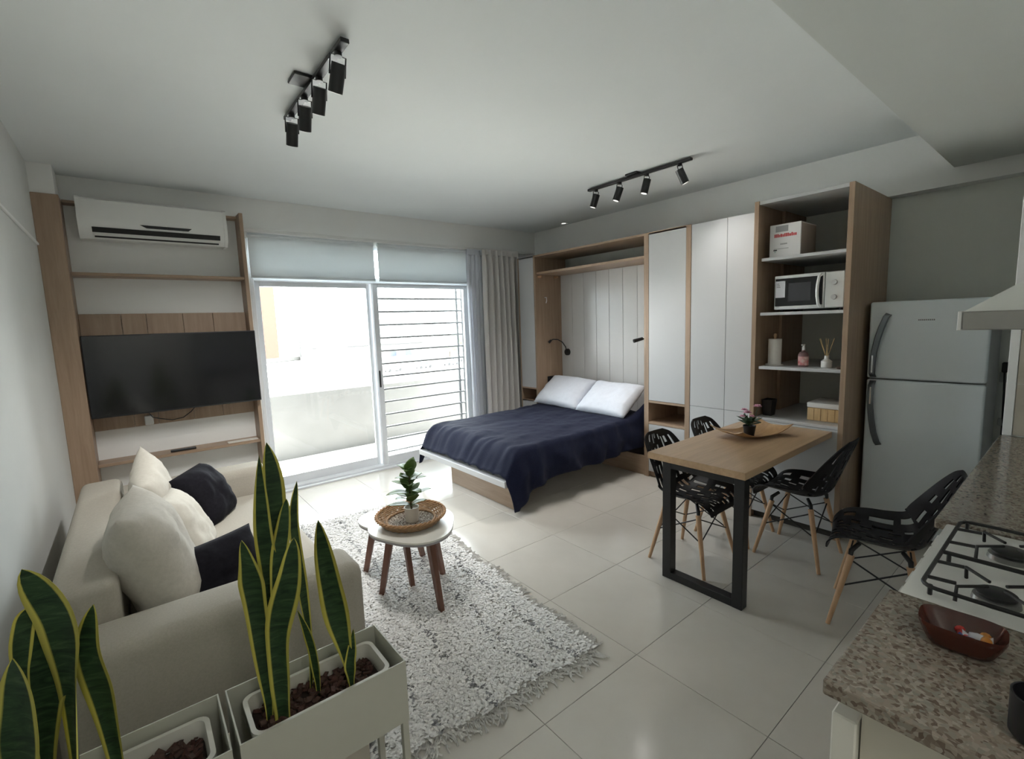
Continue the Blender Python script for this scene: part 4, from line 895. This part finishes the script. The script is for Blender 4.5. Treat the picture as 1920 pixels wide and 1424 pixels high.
for Yb, pl, w_, fa, tw, pk, bw_ in (
    (1.44, [(.206, ZB), (.208, .60), (.204, .837), (.198, .936), (.186, 1.028)], .066, F0+.2, -.5, .58, .28),
    (1.40, [(.238, ZB), (.241, .60), (.25, .753), (.285, .903), (.307, 1.016)], .074, F0, .3, .66, .62),
    (1.445, [(.228, ZB), (.238, .68), (.25, .86), (.24, 1.05), (.249, 1.258)], .056, F0+.1, -.4, .62, .30),
    (1.465, [(.236, ZB), (.246, .70), (.258, .88), (.280, 1.128), (.276, 1.284)], .062, F0+.3, .9, .70, .30),
    (1.425, [(.240, ZB), (.250, .72), (.262, .913), (.288, 1.043), (.305, 1.121)], .046, F0, -.5, .70, .35),
    (1.455, [(.330, ZB), (.335, .65), (.327, .815), (.323, 1.032), (.345, 1.155)], .034, F0+.9, -.8, .62, .35),
    (1.42, [(.345, ZB), (.344, .54), (.337, .63), (.323, .712), (.303, .787)], .030, F0-.2, .2, .55, .5),
    (1.41, [(.430, ZB), (.428, .58), (.413, .717), (.397, .875), (.383, 1.038)], .076, F0+.1, -.3, .62, .16),
    (1.39, [(.430, ZB), (.430, .53), (.431, .57), (.441, .61), (.453, .668)], .036, F0-.1, .2, .5, .4)):
    snake_leaf(s1_, [(x, Yb+.012*math.sin(z*9+x*30), z) for x, z in pl], w_, fa, tw, peak=pk, bw=bw_)
for Yb, pl, w_, fa, tw, pk, bw_ in (
    (1.42, [(-.20, ZB), (-.191, .621), (-.183, .838), (-.187, .982), (-.229, 1.11)], .088, F0-.3, 1.3, .76, .24),
    (1.41, [(-.125, ZB), (-.124, .576), (-.131, .762), (-.142, .892), (-.124, .994)], .068, F0, -.4, .66, .26),
    (1.46, [(-.25, ZB), (-.245, .66), (-.228, .80), (-.224, .898), (-.212, .996)], .088, F0+.3, .5, .60, .4),
    (1.39, [(-.278, ZB), (-.273, .62), (-.264, .74), (-.258, .84), (-.259, .93)], .104, F0-.1, -.3, .60, .45),
    (1.45, [(-.262, ZB), (-.260, .80), (-.257, .90), (-.246, .97), (-.231, 1.008)], .040, F0+.5, .6, .76, .5),
    (1.44, [(-.315, ZB), (-.318, .58), (-.316, .68), (-.308, .76), (-.305, .82)], .060, F0+.1, .3, .6, .4)):
    snake_leaf(s2_, [(x, Yb+.012*math.sin(z*9+x*30), z) for x, z in pl], w_, fa, tw, peak=pk, bw=bw_)
sb = thing('storage_box', 'plain beige storage box on the floor under the planter stand', 'box', (.325, 1.60, 0))
obj('body', Bx(.115, .533, 1.565, 1.745, 0, .235, bev=.006, seg=2), cabm, sb, smooth=40); obj('lid', Bx(.110, .538, 1.56, 1.75, .2355, .262, bev=.006, seg=2), cabm, sb, smooth=40)
# ================================================================== OUTSIDE
brick = bpy.data.materials.new('brick_facade'); brick.use_nodes = True
N, L, b = nodes(brick); bt = N.new('ShaderNodeTexBrick'); bt.inputs['Scale'].default_value = 4; bt.inputs['Color1'].default_value = (.125, .058, .038, 1); bt.inputs['Color2'].default_value = (.105, .05, .033, 1); bt.inputs['Mortar'].default_value = (.15, .10, .078, 1)
tcn = N.new('ShaderNodeTexCoord'); mpn = N.new('ShaderNodeMapping'); mpn.inputs['Rotation'].default_value = (math.radians(90), 0, 0); L.new(tcn.outputs['Object'], mpn.inputs[0]); L.new(mpn.outputs[0], bt.inputs['Vector']); L.new(bt.outputs['Color'], b.inputs['Base Color']); b.inputs['Roughness'].default_value = .9
outw = noisy('render_white', (.55, .54, .52), (.62, .61, .59), .4, .9)
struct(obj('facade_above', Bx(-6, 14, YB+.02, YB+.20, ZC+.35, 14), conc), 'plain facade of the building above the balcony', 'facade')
bbk = thing('brick_building', 'tall orange brick tower beyond the white flat roof', 'building', (3, 43, -8))
obj('wall', Bx(-4, 9.0, 40, 48, -8, 16), brick, bbk); obj('parapet', Bx(-4.1, 9.1, 39.9, 48.1, 16, 16.5), outw, bbk)
rf = thing('flat_roof_building', 'low white flat roofed building across from the balcony', 'building', (-2, 22, -8))
poly = [(-14, 10.5), (5.4, 10.5), (8.2, 30.9), (-14, 20.6)]
obj('wall', Pr(poly, 'z', -8, -.25), outw, rf)
bm = bm_new()
for (x0, y0), (x1, y1) in zip(poly, poly[1:]+poly[:1]):
    d = Vector((x1-x0, y1-y0)).normalized(); q = Vector((-d.y, d.x))*.12; prism(bm, [(x0-q.x, y0-q.y), (x1-q.x, y1-q.y), (x1+q.x, y1+q.y), (x0+q.x, y0+q.y)], 'z', -.249, .0)
obj('coping', bm, P('coping_grey', (.05, .05, .048), .8), rf)
obj('vent_pipe', Cy((7.9, 30, .0), (7.9, 30, 1.0), .07), MATS['coping_grey'], rf)
struct(obj('ground', Bx(-150, 250, 8, 400, -8.3, -8), noisy('street', (.20, .195, .19), (.25, .245, .235), .05, .9)), 'pale sunlit street and yards far below', 'ground')
carb = [P('car_blue', (.10, .12, .17), .3), P('car_red', (.28, .10, .10), .3), P('car_grey', (.20, .21, .23), .3), P('car_white', (.45, .46, .47), .3)]
tyre = P('tyre', (.04, .04, .04), .8); cglass = P('car_glass', (.05, .06, .08), .1)
def car(lab, x, y, rot, m_):
    t = thing('parked_car', lab, 'car', (x, y, -8), rot, 'cars parked far below')
    obj('body', Pr([(-2.1, .3), (2.1, .3), (2.15, .75), (1.3, .9), (-1.9, .95), (-2.1, .8)], 'y', -.85, .85), m_, t, local=True)
    obj('cabin', Pr([(1.0, .9), (.3, 1.42), (-1.1, 1.45), (-1.8, .94)], 'y', -.75, .75), cglass, t, local=True); obj('roof', Bx(-1.05, .3, -.74, .74, 1.42, 1.48), m_, t, local=True)
    for sx in (-1.35, 1.35):
        for sy in (-.8, .8): obj('wheel', Cy((sx, sy-.1, .33), (sx, sy+.1, .33), .33), tyre, t, local=True)
for a in (('dark blue car parked on the sunlit street', 26, 88, .3, carb[0]), ('red car parked next to the dark blue car', 30, 84, .3, carb[1]), ('white car parked on the far street', 44, 96, .2, carb[3]), ('grey car parked on the far street', 52, 97, .2, carb[2]),
          ('dark blue car parked under the round trees', 60, 98, .2, carb[0]), ('grey car parked under the round trees', 68, 105, .2, carb[2])): car(*a)
pale_leaf = noisy('far_foliage', (.09, .12, .08), (.15, .18, .12), 1.5, .9)
def tree(lab, x, y, h, r, seed):
    t = thing('street_tree', lab, 'tree', (x, y, -8), 0, 'trees along the far street'); obj('trunk', Cy((x, y, -8), (x, y, -8+h*.6), .25, .15, n=8), P('bark', (.10, .08, .06), .9), t)
    bm = bm_new(); bmesh.ops.create_icosphere(bm, subdivisions=3, radius=1)
    for v in bm.verts: v.co = Vector((x, y, -8+h-r))+v.co*r*(1+.35*fbm(v.co.x*2+seed, v.co.y*2, v.co.z*2))
    obj('crown', bm, pale_leaf, t, smooth='all')
tree('round green tree behind the parked cars', 72, 118, 7, 2.6, 1.); tree('tall green tree behind the parked cars', 79, 122, 8.5, 2.8, 5.); tree('small green tree near the flat roof', 33, 100, 5, 2.0, 9.)
far = thing('far_house', 'low white house beyond the street', 'building', (52, 128, -8))
obj('wall', Bx(36, 66, 124, 134, -8, -3.4), outw, far); obj('roof', Bx(35.5, 66.5, 123.5, 134.5, -3.4, -3.0), MATS['coping_grey'], far)
for k in range(6): obj('window', Bx(38+k*4.6, 39.8+k*4.6, 123.9, 124, -6.6, -5), cglass, far)
f2 = thing('far_house', 'grey gabled house with a pitched roof beyond the flat roof', 'building', (19, 60, -8))
obj('wall', Bx(15, 24, 56, 64, -8, -2.6), outw, f2); obj('roof', Pr([(14.6, -2.6), (24.4, -2.6), (20, -.6)], 'y', 55.6, 64.4), P('roof_pale', (.26, .25, .24), .8), f2)
